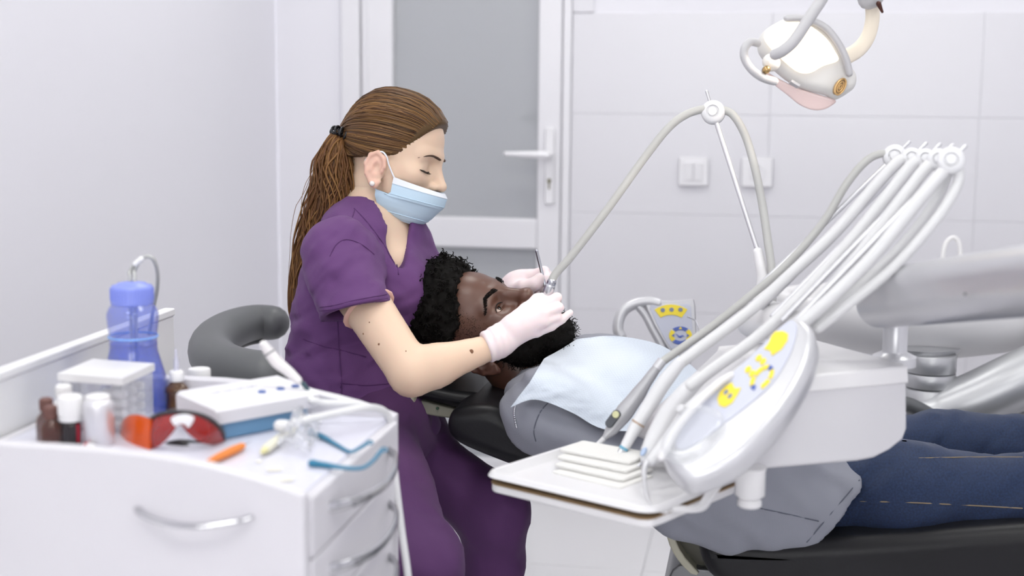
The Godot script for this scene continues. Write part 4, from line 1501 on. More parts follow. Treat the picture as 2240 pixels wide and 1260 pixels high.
func build_delivery_unit() -> void:
	var white := mat("unit_shell", hexc("d4d3d7"), 0.35)
	var white2 := mat("unit_shell_2", hexc("e6e5e7"), 0.3)
	var silver := mat("unit_silver", hexc("cfcfd3"), 0.28, 0.4)
	var t := thing("delivery_unit", "white dental delivery unit with slanted oval keypad console over the patient's lap", "delivery unit", P(1800, 900, 2.0))
	# body
	var o := P(1985, 800, 2.06)
	var ex := (P(1570, 838, 1.93) - o)
	ex.y = 0.0
	ex = ex.normalized()
	var ez := ex.cross(Vector3.UP).normalized()
	if ez.dot(cam_xf.basis.z) < 0.0:
		ez = -ez
	var xf := frame_at(o, ez, -ex)
	part("body", pad(xf, plane_outline(xf, [[1775, 819], [1985, 800], [1987, 938], [1978, 962], [1950, 985], [1915, 1003], [1880, 1010], [1570, 1036], [1560, 1020], [1660, 930]]), 0.24, 0.008), white, t)
	part("top_band", pad(xf * Transform3D(Basis.IDENTITY, Vector3(0, 0, 0.004)), plane_outline(xf, [[1770, 819], [1984, 799], [1986, 838], [1755, 858]]), 0.245, 0.006), white2, t)
	var ft := xf * Transform3D(Basis.IDENTITY, Vector3(0, 0.004, -0.03))
	# arm and swivel
	var pv := P(1958, 748, 2.14)
	part("swivel", lathe_mesh(Transform3D(Basis.IDENTITY, Vector3(pv.x, P(1958, 800, 2.14).y, pv.z)), [[0.0, 0.0], [0.033, 0.0], [0.033, 0.014], [0.020, 0.02], [0.0185, 0.022], [0.0185, 0.075], [0.0, 0.075]], 28), silver, t)
	var arm_m := mat("arm_silver", hexc("c6c6ca"), 0.3, 0.55)
	var a0 := P(1912, 655, 2.13)
	var a1 := P(2470, 588, 1.52)
	var am := (a0 + a1) * 0.5
	var dir := (a1 - a0)
	var axf := frame_at(am, dir.cross(Vector3.UP).normalized() * (1.0 if dir.cross(Vector3.UP).dot(cam_xf.basis.z) > 0.0 else -1.0), dir.normalized())
	part("arm", rbox_mesh(axf, Vector3(dir.length(), 0.088, 0.085), 0.036, 6), arm_m, t)
	part("arm_screw", tube_mesh([at_plane(2111, 643, axf * Vector3(0, 0, 0.0475), axf.basis.z), at_plane(2111, 643, axf * Vector3(0, 0, 0.049), axf.basis.z)], 0.0022, 8), mat("hole_dark", hexc("6f7073"), 0.5), t)
	part("post", lathe_mesh(Transform3D(Basis.IDENTITY, Vector3(a1.x, 0, a1.z)), [[0.0, 0.0], [0.16, 0.0], [0.16, 0.03], [0.035, 0.05], [0.035, a1.y - 0.03], [0.0, a1.y - 0.03]], 28), silver, t)

	# slanted console
	var c0 := P(1620, 872, 1.875)
	var lng := P(1775, 705, 1.95) - P(1462, 1030, 1.84)
	var shr := P(1545, 838, 1.925) - P(1670, 955, 1.83)
	var nrm := lng.cross(shr).normalized()
	if nrm.dot(cam_xf.basis.z) < 0.0:
		nrm = -nrm
	var cx := frame_at(c0, nrm, lng.normalized())
	var outer := [[1737, 688], [1768, 700], [1783, 730], [1781, 765], [1764, 815], [1725, 882], [1674, 946], [1617, 1000], [1547, 1036], [1498, 1046], [1468, 1025], [1446, 992], [1458, 960], [1493, 908], [1547, 850], [1598, 805], [1655, 752], [1704, 705]]
	part("console", pad(cx, plane_outline(cx, outer, 4), 0.045, 0.016, 5), silver, t)
	var face := [[1732, 702], [1744, 716], [1739, 748], [1722, 790], [1688, 842], [1640, 885], [1588, 925], [1532, 966], [1492, 985], [1478, 968], [1508, 915], [1556, 862], [1606, 815], [1662, 762], [1706, 718]]
	var fz := func(d: float) -> Transform3D:
		return cx * Transform3D(Basis.IDENTITY, Vector3(0, 0, d))
	part("key_panel", pad(fz.call(0.002), plane_outline(cx, face, 3), 0.003, 0.001, 2), mat("key_panel", hexc("c2c5d4"), 0.4), t)
	var yellow := mat("key_yellow", hexc("f0d835"), 0.45)
	var kb := mat("key_blue", hexc("4d64b0"), 0.45)
	var zq := func(list: Array) -> Array:
		var out := []
		for p in list:
			out.append([1420.0 + p[0] / 3.15, 660.0 + p[1] / 3.15])
		return out
	part("fan_key", pad(fz.call(0.0035), plane_outline(cx, zq.call([[795, 335], [835, 345], [850, 380], [915, 335], [955, 275], [960, 232], [925, 212], [870, 216], [845, 245], [828, 290]])), 0.002, 0.0004, 1), yellow, t)
	part("fan_key", pad(fz.call(0.0035), plane_outline(cx, zq.call([[572, 565], [592, 605], [635, 603], [610, 650], [575, 705], [525, 735], [485, 722], [473, 680], [490, 630], [530, 590]])), 0.002, 0.0004, 1), yellow, t)
	for p in [[757, 397], [787, 420], [684, 475], [711, 503]]:
		part("dot_key", pad(fz.call(0.0035), plane_outline(cx, zq.call(tilted_oval(p[0], p[1], 27, 17, -0.85))), 0.002, 0.0004, 1), yellow, t)
	for p in [[533, 635], [560, 662]]:
		part("button", pad(fz.call(0.0042), plane_outline(cx, zq.call(tilted_oval(p[0], p[1], 22, 13, -0.85))), 0.002, 0.0004, 1), mat("button_grey", hexc("9a9a80"), 0.5), t)
	for seg in [[0.35, 1.2, false], [1.35, 2.2, false], [-0.28, 0.28, true], [2.86, 3.42, true], [3.5, 4.35, false], [4.5, 5.35, false], [5.4, 5.95, false]]:
		var ring := []
		for s in 6:
			ring.append(oval_pt(780, 532, 105, 60, -0.85, lerpf(seg[0], seg[1], s / 5.0)))
		for s in 6:
			ring.append(oval_pt(780, 532, 72, 33, -0.85, lerpf(seg[1], seg[0], s / 5.0)))
		part("ring_key", pad(fz.call(0.0035), plane_outline(cx, zq.call(ring)), 0.002, 0.0004, 1), kb if seg[2] else yellow, t)
	part("guard_rail", tube_mesh(spline([at_plane(1447, 1000, cx * Vector3(0, 0, 0.008), nrm), at_plane(1474, 946, cx * Vector3(0, 0, 0.014), nrm), at_plane(1520, 888, cx * Vector3(0, 0, 0.014), nrm), at_plane(1570, 840, cx * Vector3(0, 0, 0.012), nrm), at_plane(1598, 822, cx * Vector3(0, 0, 0.002), nrm)], 6), 0.0055, 10), white2, t)
	var shieldm := glass_mat("clear_cover", Color(0.92, 0.93, 0.95, 0.22), 0.06)
	part("clear_cover", pad(fz.call(0.02), plane_outline(cx, [[1450, 992], [1466, 952], [1510, 905], [1560, 905], [1590, 935], [1560, 985], [1510, 1020], [1470, 1018]], 4), 0.02, 0.009, 4), shieldm, t)
	# knob and strap below
	var kn := P(1641, 1060, 1.93)
	part("knob", lathe_mesh(Transform3D(Basis.IDENTITY, Vector3(kn.x, P(1641, 1110, 1.93).y, kn.z)), [[0.0, 0.0], [0.014, 0.0], [0.0165, 0.002], [0.0165, 0.008], [0.013, 0.011], [0.0155, 0.013], [0.0205, 0.017], [0.0205, 0.05], [0.022, 0.056], [0.0, 0.056]], 28), white2, t)
	part("tray_strap", tube_mesh(spline(PP([[1610, 1042, 1.95], [1580, 1048, 1.94], [1552, 1085, 1.92], [1535, 1108, 1.91], [1510, 1114, 1.90], [1470, 1112, 1.89]]), 4), 0.005, 8, true, 1.8), white2, t)
	part("tray_strap", tube_mesh(spline(PP([[1600, 1036, 1.97], [1545, 1062, 1.95], [1500, 1085, 1.93], [1450, 1118, 1.88]]), 4), 0.004, 8, true, 2.2), white2, t)
	# tray carrier
	var pl := at_height(1050, 1040, 0.70)
	var pf := at_height(1425, 1128, 0.70)
	var pb := at_height(1238, 963, 0.70)
	var u := (pf - pl)
	var w := (pb - pl)
	w = w - u.normalized() * w.dot(u.normalized())
	var tc := pl + u * 0.5 + w * 0.5
	var tb := Basis(u.normalized(), -w.normalized(), Vector3.UP)
	if tb.determinant() < 0.0:
		tb = Basis(u.normalized(), w.normalized(), Vector3.UP)
	var carrier := pad(Transform3D(tb, tc + Vector3(0, -0.0105, 0)), round_rect(u.length() - 0.016, w.length() - 0.01, 0.02, 6), 0.012, 0.003, 3)
	part("tray_carrier", carrier, white2, t)
	part("carrier_seal", pad(Transform3D(tb, tc + Vector3(0, -0.0078, 0)), round_rect(u.length() - 0.014, w.length() - 0.008, 0.02, 6), 0.003, 0.0008, 1), mat("brown_seal", hexc("8a6f4d"), 0.6), t)
	# tray
	var tr := thing("instrument_tray", "white shallow instrument tray with raised rounded rim on the delivery unit", "tray", tc)
	var mb := MB.new()
	var rows := []
	for lv in [[-0.0, 0.0], [-0.004, 0.006], [-0.0085, 0.0078], [-0.0115, 0.0055], [-0.017, -0.0035], [-0.024, -0.0055]]:
		var ring := []
		for p in round_rect(u.length() + lv[0] * 2.0, w.length() + lv[0] * 2.0, maxf(0.028 + lv[0], 0.006), 6):
			ring.append(Transform3D(tb, tc) * Vector3(p.x, p.y, lv[1]))
		ring.append(ring[0])
		rows.append(ring)
	sheet(mb, rows, 0.0)
	part("rim", mb.done(), mat("tray_white", hexc("dddcdf"), 0.3), tr)
	part("floor_sheet", pad(Transform3D(tb, tc + Vector3(0, -0.0045, 0)), round_rect(u.length() - 0.044, w.length() - 0.044, 0.012, 6), 0.003, 0.0005, 1), mat("tray_white", hexc("dddcdf"), 0.3), tr)
	# stacked napkins on the tray
	var paper := mat("napkin", hexc("e0dfdd"), 0.9)
	for k in 4:
		var q := at_height(1318 + k * 2.0, 1033 - k * 8.0, 0.70)
		var nb := thing("paper_napkin", ["bottom", "second", "third", "topmost"][k] + " folded white paper napkin of the stack on the tray", "napkin", q, "paper napkins on the tray")
		part("fold", pad(Transform3D(tb * Basis(Vector3.BACK, 0.03 * (k - 1)), Vector3(q.x, 0.6985 + 0.006 * k, q.z)), round_rect(0.125, 0.085 - 0.006 * k, 0.006, 3), 0.0055, 0.002, 2), paper, nb)

	# whip arms and instruments, from the far lane to the near lane
	var rod := mat("whip_steel", hexc("d4d4d8"), 0.28, 0.5)
	var ballm := mat("whip_ball", hexc("e0e0e3"), 0.35)
	var hose := mat("unit_hose", hexc("b6b6b4"), 0.5)
	var hose2 := mat("unit_hose_white", hexc("d6d6d8"), 0.45)
	var lanes := [[1957, 343, 2.22, 26, 1640, 645], [1994, 346, 2.16, 22, 1668, 672], [2024, 348, 2.1, 22, 1690, 690], [2052, 350, 2.04, 24, 1712, 700], [2080, 352, 1.98, 30, 1736, 706]]
	for l in lanes:
		whip(t, P(l[0], l[1], l[2]), P(l[4], l[5], l[2] + 0.02), S(l[3], l[2]), rod, ballm, P(l[0] + 32, l[1] - 32, l[2]))
	# raised whip of the handpiece in use
	whip(t, P(1560, 246, 2.40), P(1662, 562, 2.34), S(26, 2.4), rod, ballm, P(1546, 200, 2.40))
	part("whip_socket", tube_mesh(spline(PP([[1658, 552, 2.34], [1664, 580, 2.335], [1672, 615, 2.33], [1664, 660, 2.32], [1655, 700, 2.3]]), 5), spline_f([0.0085, 0.0095, 0.013, 0.013, 0.012], 5), 16), white2, t)
	part("hose_holder", tube_mesh(spline(PP([[1650, 700, 2.25], [1690, 700, 2.2], [1740, 720, 2.12]]), 4), 0.03, 16), white2, t)

	var gun := mat("scaler_grey", hexc("b2b2b6"), 0.35, 0.3)
	var hp := mat("handpiece_white", hexc("dadadd"), 0.3)
	var steel := mat("steel", hexc("b9bac0"), 0.25, 1.0)
	# ultrasonic scaler
	var i1 := thing("ultrasonic_scaler", "grey tapered scaler with a round cream button, hanging over the tray", "dental instrument", P(1360, 900, 2.2))
	part("hose", tube_mesh(spline(PP([[1955, 352, 2.22], [1932, 336, 2.22], [1895, 352, 2.22], [1850, 405, 2.22], [1800, 488, 2.225], [1720, 580, 2.23], [1640, 648, 2.235], [1560, 712, 2.24], [1500, 755, 2.23], [1444, 795, 2.22]]), 6), S(9, 2.2), 10), hose, i1)
	part("body", tube_mesh(spline(PP([[1444, 795, 2.22], [1420, 828, 2.215], [1392, 868, 2.21], [1366, 902, 2.205], [1342, 935, 2.2], [1322, 958, 2.2]]), 5), spline_f([S(9, 2.2), S(12, 2.2), S(17, 2.2), S(20, 2.2), S(15, 2.2), S(6, 2.2)], 5), 18), gun, i1)
	part("collar", tube_mesh(PP([[1449, 789, 2.22], [1436, 806, 2.218]]), S(11, 2.2), 16, false), silver, i1)
	part("tip", tube_mesh(spline(PP([[1322, 958, 2.2], [1308, 972, 2.2], [1296, 984, 2.19], [1286, 990, 2.19]]), 4), spline_f([S(6, 2.2), S(5.5, 2.2), S(4, 2.2), S(1.2, 2.2)], 4), 10), hp, i1)
	var slot := P(1341, 916, 2.188)
	var sxf := frame_at(slot, cam_xf.basis.z + cam_xf.basis.x * -0.35, (P(1366, 895, 2.19) - P(1322, 950, 2.19)).normalized())
	part("slot", slab_mesh(sxf, round_rect(S(44, 2.2), S(19, 2.2), S(9, 2.2)), 0.005, 0.001), mat("slot_dark", hexc("55585e"), 0.5), i1)
	part("button", slab_mesh(sxf * Transform3D(Basis.IDENTITY, Vector3(S(12, 2.2), 0, 0.003)), ellipse2(S(8, 2.2), S(8, 2.2), 18), 0.004, 0.001), mat("button_cream", hexc("d9d9ab"), 0.4), i1)
	# contra-angle
	var i2 := thing("contra_angle_handpiece", "white contra-angle handpiece with blue ring and small steel head over the tray", "dental instrument", P(1390, 930, 2.13))
	part("hose", tube_mesh(spline(PP([[1992, 352, 2.16], [1968, 352, 2.16], [1920, 400, 2.16], [1830, 505, 2.16], [1740, 590, 2.16], [1640, 680, 2.16], [1540, 755, 2.15], [1480, 800, 2.14]]), 6), S(13, 2.15), 10), hose2, i2)
	part("body", tube_mesh(spline(PP([[1486, 795, 2.14], [1452, 838, 2.135], [1425, 880, 2.13], [1395, 927, 2.12], [1374, 965, 2.11], [1362, 985, 2.105]]), 5), spline_f([S(14, 2.1), S(17, 2.1), S(17, 2.1), S(15, 2.1), S(12, 2.1), S(9, 2.1)], 5), 18), hp, i2)
	part("ring", tube_mesh(PP([[1397, 924, 2.12], [1394.5, 928, 2.12]]), S(16.2, 2.1), 18, false), mat("ring_tan", hexc("b9a595"), 0.4), i2)
	part("ring", tube_mesh(PP([[1366, 978, 2.105], [1363, 983, 2.105]]), S(10.4, 2.1), 18, false), mat("ring_blue", hexc("6fa9c4"), 0.4), i2)
	part("neck", tube_mesh(spline(PP([[1362, 985, 2.105], [1352, 1000, 2.10], [1345, 1016, 2.095], [1341, 1028, 2.09]]), 4), spline_f([S(9, 2.1), S(7, 2.1), S(5, 2.1), S(5, 2.1)], 4), 14), silver, i2)
	part("head", lathe_mesh(axis_at(P(1340, 1033, 2.085), (P(1338, 1040, 2.06) - P(1340, 1024, 2.10))), [[0.0, -0.0055], [0.0048, -0.005], [0.0058, -0.003], [0.0058, 0.003], [0.0045, 0.0055], [0.0, 0.006]], 20), steel, i2)
	# turbine with light
	var i3 := thing("turbine_handpiece", "thick white turbine handpiece with a pale blue light window near its nose", "dental instrument", P(1440, 930, 2.08))
	part("hose", tube_mesh(spline(PP([[2022, 354, 2.1], [1996, 360, 2.1], [1940, 430, 2.1], [1850, 540, 2.1], [1760, 640, 2.1], [1660, 735, 2.1], [1570, 800, 2.09], [1510, 845, 2.08]]), 6), S(13.5, 2.1), 10), hose2, i3)
	part("body", tube_mesh(spline(PP([[1530, 828, 2.09], [1495, 862, 2.085], [1462, 905, 2.08], [1438, 950, 2.07], [1420, 985, 2.06], [1410, 1006, 2.055]]), 5), spline_f([S(16, 2.1), S(19, 2.1), S(22, 2.1), S(22, 2.1), S(18, 2.1), S(9, 2.1)], 5), 20), hp, i3)
	part("light_window", slab_mesh(frame_at(P(1408, 988, 2.045), cam_xf.basis.z + cam_xf.basis.x * -0.5, (P(1418, 975, 2.04) - P(1400, 1000, 2.04)).normalized()), ellipse2(S(11, 2.05), S(6, 2.05), 16), 0.004, 0.001), mat("window_blue", hexc("bcd0ee"), 0.3), i3)
	part("bur", tube_mesh(spline(PP([[1410, 1006, 2.055], [1398, 1018, 2.05], [1382, 1026, 2.05], [1376, 1040, 2.05]]), 4), S(3, 2.05), 8), steel, i3)
	# air and water syringe
	var i4 := thing("air_water_syringe", "white air and water syringe with a thin bent steel nozzle touching the tray", "dental instrument", P(1470, 940, 2.02))
	part("hose", tube_mesh(spline(PP([[2050, 358, 2.04], [2026, 368, 2.04], [1970, 440, 2.04], [1880, 556, 2.04], [1790, 660, 2.04], [1700, 750, 2.03], [1610, 822, 2.02], [1560, 858, 2.01]]), 6), S(14, 2.04), 10), hose2, i4)
	part("body", tube_mesh(spline(PP([[1580, 842, 2.02], [1540, 872, 2.01], [1505, 905, 2.0], [1474, 948, 1.99], [1446, 985, 1.98], [1425, 1008, 1.975]]), 5), spline_f([S(15, 2), S(17, 2), S(19, 2), S(17, 2), S(16, 2), S(12, 2)], 5), 18), hp, i4)
	part("nozzle", tube_mesh(spline(PP([[1414, 1012, 1.975], [1409, 1030, 1.965], [1411, 1062, 1.945], [1416, 1090, 1.925], [1428, 1110, 1.90]]), 5), spline_f([S(8, 2), S(7, 2), S(4.5, 2), S(3, 2), S(2, 2)], 5), 10), silver, i4)
	part("button", lathe_mesh(axis_at(P(1496, 900, 1.985), cam_xf.basis.y * 0.8 + cam_xf.basis.z - cam_xf.basis.x), [[0.0, 0.012], [0.006, 0.011], [0.008, 0.006], [0.008, 0.0]], 16), hp, i4)
	# polishing lamp / nearest lane
	var i5 := thing("suction_handpiece", "smooth white handpiece resting along the edge of the keypad console", "dental instrument", P(1550, 850, 1.99))
	part("hose", tube_mesh(spline(PP([[2076, 362, 1.98], [2056, 384, 1.98], [2000, 450, 1.98], [1910, 560, 1.98], [1820, 650, 1.985], [1730, 728, 1.99], [1660, 790, 1.99], [1620, 822, 1.99]]), 6), S(14.5, 1.98), 10), hose2, i5)
	part("body", tube_mesh(spline(PP([[1640, 806, 1.99], [1595, 842, 1.985], [1550, 880, 1.98], [1515, 922, 1.97], [1485, 965, 1.955]]), 5), spline_f([S(13, 2), S(15, 2), S(16, 2), S(14, 2), S(10, 2)], 5), 18), mat("handpiece_silver", hexc("cfcfd3"), 0.25, 0.3), i5)
	# return hoses at the outer side of the whips
	for q in [[[[2098, 372, 1.98], [2092, 410, 1.98], [2050, 478, 1.98], [1960, 580, 1.985], [1870, 655, 1.99], [1790, 718, 2.0]], "outer"], [[[2072, 380, 2.0], [2052, 430, 2.02], [1990, 520, 2.03], [1900, 610, 2.04], [1820, 680, 2.05], [1770, 720, 2.06]], "inner"]]:
		part("return_hose", tube_mesh(spline(PP(q[0]), 6), S(12, 2), 10), hose2, t)
	# handpiece hose in use
	var hz := thing("handpiece_hose", "long grey hose arching from the raised whip to the dentist's gloved hand", "hose", P(1400, 380, 2.4))
	part("hose", tube_mesh(spline(PP([[1206, 618, 2.425], [1216, 598, 2.425], [1250, 560, 2.42], [1330, 456, 2.41], [1410, 345, 2.405], [1462, 280, 2.40], [1502, 250, 2.40], [1540, 238, 2.40]]), 8), S(9, 2.4), 12), hose, hz)
	part("hose", tube_mesh(spline(PP([[1580, 240, 2.40], [1604, 252, 2.39], [1630, 296, 2.38], [1652, 370, 2.36], [1668, 450, 2.35], [1680, 530, 2.33], [1690, 612, 2.31], [1688, 680, 2.28]]), 8), S(9, 2.35), 12), hose, hz)

func oval_pt(cx: float, cy: float, a: float, b: float, tilt: float, an: float) -> Array:
	var x := cos(an) * a
	var y := sin(an) * b
	return [cx + x * cos(tilt) - y * sin(tilt), cy + x * sin(tilt) + y * cos(tilt)]

func tilted_oval(cx: float, cy: float, a: float, b: float, tilt: float) -> Array:
	var out := []
	for s in 14:
		out.append(oval_pt(cx, cy, a, b, tilt, TAU * s / 14.0))
	return out

func whip(t: Node3D, top: Vector3, foot: Vector3, r: float, rod: Material, ballm: Material, pin: Vector3) -> void:
	var w := part("whip_arm", tube_mesh([top, foot], S(6, 2.2), 12), rod, t)
	var d := (cam_xf.basis.z + cam_xf.basis.x * -0.25 + cam_xf.basis.y * 0.1).normalized()
	part("whip_wheel", lathe_mesh(axis_at(top, d), [[0.0, -0.011], [r * 0.85, -0.011], [r, -0.006], [r, 0.006], [r * 0.85, 0.010], [r * 0.55, 0.0115], [r * 0.5, 0.0085], [r * 0.42, 0.0085], [r * 0.36, 0.0125], [0.0, 0.0135]], 30), ballm, w)
	part("whip_pin", tube_mesh([top.lerp(pin, 0.45), pin], [S(3.2, 2.2), S(4.2, 2.2)], 8), rod, w)

# ================================================================ operating lamp
func build_lamp() -> void:
	var z := 2.32
	var shell := mat("lamp_shell", hexc("dddbd8"), 0.35)
	var grey := mat("lamp_grey", hexc("bcbbbe"), 0.4)
	var t := thing("operating_lamp", "white dental operating lamp, lit warm, with a grey grip handle", "lamp", P(1760, 130, z))
	var xf := Transform3D(cam_xf.basis * Basis.from_euler(Vector3(0.22, -0.22, 0)), P(1760, 130, z))
	part("housing", pad(xf, plane_outline(xf, [[1660, 82], [1682, 60], [1718, 42], [1750, 40], [1795, 52], [1832, 82], [1853, 118], [1864, 150], [1874, 168], [1870, 192], [1852, 208], [1826, 221], [1804, 211], [1762, 200], [1730, 186], [1700, 164], [1670, 136], [1656, 112]], 4), 0.062, 0.02, 5), shell, t)
	var glow := mat("lamp_glow", hexc("fff6e6"), 0.5)
	glow.emission_enabled = true
	glow.emission = Color(1.0, 0.93, 0.82)
	glow.emission_energy_multiplier = 1.7
	part("lit_reflector", pad(xf * Transform3D(Basis.IDENTITY, Vector3(0, 0, 0.006)), plane_outline(xf, [[1672, 84], [1682, 68], [1720, 46], [1748, 46], [1778, 60], [1807, 84], [1826, 112], [1833, 132], [1800, 144], [1772, 159], [1745, 157], [1715, 134], [1688, 108]], 4), 0.008, 0.003, 3), glow, t)
	part("rim_band", tube_mesh(spline(PP([[1722, 40, z - 0.015], [1765, 42, z - 0.018], [1805, 60, z - 0.02], [1832, 92, z - 0.022], [1850, 128, z - 0.022], [1858, 160, z - 0.018]]), 6), S(8, z), 12, true, 1.2), grey, t)
	part("grip_handle", tube_mesh(spline(PP([[1657, 94, z - 0.02], [1641, 92, z - 0.03], [1629, 106, z - 0.035], [1629, 128, z - 0.035], [1644, 152, z - 0.035], [1668, 170, z - 0.03], [1694, 178, z - 0.025]]), 6), S(9, z), 14), grey, t)
	part("handle_screw", lathe_mesh(axis_at(P(1677, 152, z - 0.035), cam_xf.basis.z), [[0.0, 0.006], [0.003, 0.006], [0.0055, 0.003], [0.0065, 0.0], [0.0065, -0.01]], 18), mat("brass", hexc("b79a6a"), 0.25, 1.0), t)
	part("yoke_arm", tube_mesh(spline(PP([[1696, 119, z - 0.06], [1714, 110, z - 0.07], [1738, 88, z - 0.075], [1766, 46, z - 0.075], [1799, -4, z - 0.07], [1830, -60, z - 0.05], [1870, -120, z - 0.02]]), 6), S(12.5, z), 16), grey, t)
	part("yoke_hub", lathe_mesh(axis_at(P(1686, 136, z - 0.02), cam_xf.basis.z + cam_xf.basis.x * -0.4), [[0.0, 0.012], [0.008, 0.011], [0.013, 0.006], [0.014, -0.01]], 22), shell, t)
	var strap := []
	var inner := spline(PP([[1852, 124, z + 0.01], [1878, 108, z + 0.03], [1898, 82, z + 0.04], [1908, 46, z + 0.04], [1908, 14, z + 0.035], [1902, -30, z + 0.03]]), 6)
	part("yoke_strap", tube_mesh(inner, S(9, z), 12, true, 1.9, cam_xf.basis.z), mat("strap_cream", hexc("eadfce"), 0.45), t)
	part("yoke_joint", lathe_mesh(axis_at(P(1903, -8, z + 0.02), (P(1911, 22, z) - P(1893, -40, z))), [[0.0, 0.02], [0.009, 0.02], [0.018, 0.014], [0.021, 0.006], [0.021, -0.04], [0.0, -0.04]], 26), grey, t)
	part("joint_screw", tube_mesh(PP([[1922, 8, z - 0.005], [1930, 26, z]]), [0.0045, 0.0022], 10), mat("screw_dark_brown", hexc("4b2a22"), 0.35, 0.5), t)
	part("edge_slot", slab_mesh(frame_at(P(1738, 184, z - 0.008), cam_xf.basis.z, (P(1749, 190, z) - P(1728, 177, z)).normalized()), round_rect(S(22, z), S(6, z), S(2, z)), 0.02, 0.0006), grey, t)
	var gold := mat("gold_grille", hexc("d8b27a"), 0.3, 0.7)
	var ex := frame_at(P(1835, 190, z - 0.008), cam_xf.basis.z + cam_xf.basis.x * 0.5 - cam_xf.basis.y * 0.1, (P(1848, 172, z) - P(1820, 208, z)).normalized())
	for r in [[20.0, 11.0, 2.2], [13.0, 6.5, 1.6], [6.0, 3.0, 1.4]]:
		var ring := []
		for s in 29:
			var an := TAU * s / 28.0
			ring.append(ex * Vector3(cos(an) * S(r[0], z), sin(an) * S(r[1], z), 0.004))
		part("vent_ring", tube_mesh(ring, S(r[2], z), 8, false), gold, t)
	part("vent_disc", slab_mesh(ex, ellipse2(S(20, z), S(11, z), 24), 0.006, 0.001), mat("vent_dark", hexc("a88f6c"), 0.5), t)
	var pink := glass_mat("splash_clear", Color(0.95, 0.84, 0.82, 0.6), 0.12)
	part("splash_shield", pad(xf * Transform3D(Basis.IDENTITY, Vector3(0, 0, -0.01)), plane_outline(xf, [[1676, 160], [1700, 172], [1740, 192], [1790, 208], [1822, 218], [1828, 226], [1806, 240], [1780, 243], [1750, 232], [1722, 210], [1690, 184]], 4), 0.012, 0.004, 3), pink, t)
	# ceiling stem carrying both yoke sides
	var up := P(1875, -125, z)
	part("stem", tube_mesh(spline([P(1890, -60, z + 0.02), up, up + Vector3(0.05, 0.25, 0), Vector3(up.x + 0.3, 2.3, up.z - 0.05), Vector3(up.x + 0.45, 2.72, up.z - 0.05)], 6), 0.02, 14), grey, t)
	var sp := SpotLight3D.new()
	sp.name = "lamp_beam"
	sp.light_color = Color(1.0, 0.94, 0.86)
	sp.light_energy = 0.22
	sp.spot_range = 12.0
	sp.spot_attenuation = 2.0
	sp.spot_angle = 22.0
	sp.light_size = 0.06
	sp.shadow_enabled = true
	add_child(sp)
	sp.position = P(1740, 120, z - 0.06)
	sp.look_at(P(1170, 690, 2.5), Vector3.UP)

# ================================================================ people
func skin_mat(key: String, rough: float) -> StandardMaterial3D:
	var m := mat(key, Color.WHITE, rough)
	m.vertex_color_use_as_albedo = true
	m.subsurf_scatter_enabled = true
	m.subsurf_scatter_strength = 0.12
	m.normal_enabled = true
	m.normal_texture = noise_bump(256, 0.2, 21, 2.0)
	m.normal_scale = 0.1
	m.uv1_triplanar = true
	m.uv1_scale = Vector3(14, 14, 14)
	return m

func cloth_mat(key: String, c: Color, scale_ := 60.0, rough := 0.85, depth := 0.16) -> StandardMaterial3D:
	var m := mat(key, c, rough)
	if not mats.has("weave_tex"):
		mats["weave_tex"] = weave_tex(128, 8, 0.10)
	m.albedo_texture = mats["weave_tex"]
	m.uv1_triplanar = true
	m.uv1_scale = Vector3(scale_, scale_, scale_) * 0.6
	m.rim_enabled = true
	m.rim = 0.25
	return m

func lin(s: String) -> Color:
	return Color.html(s).srgb_to_linear()

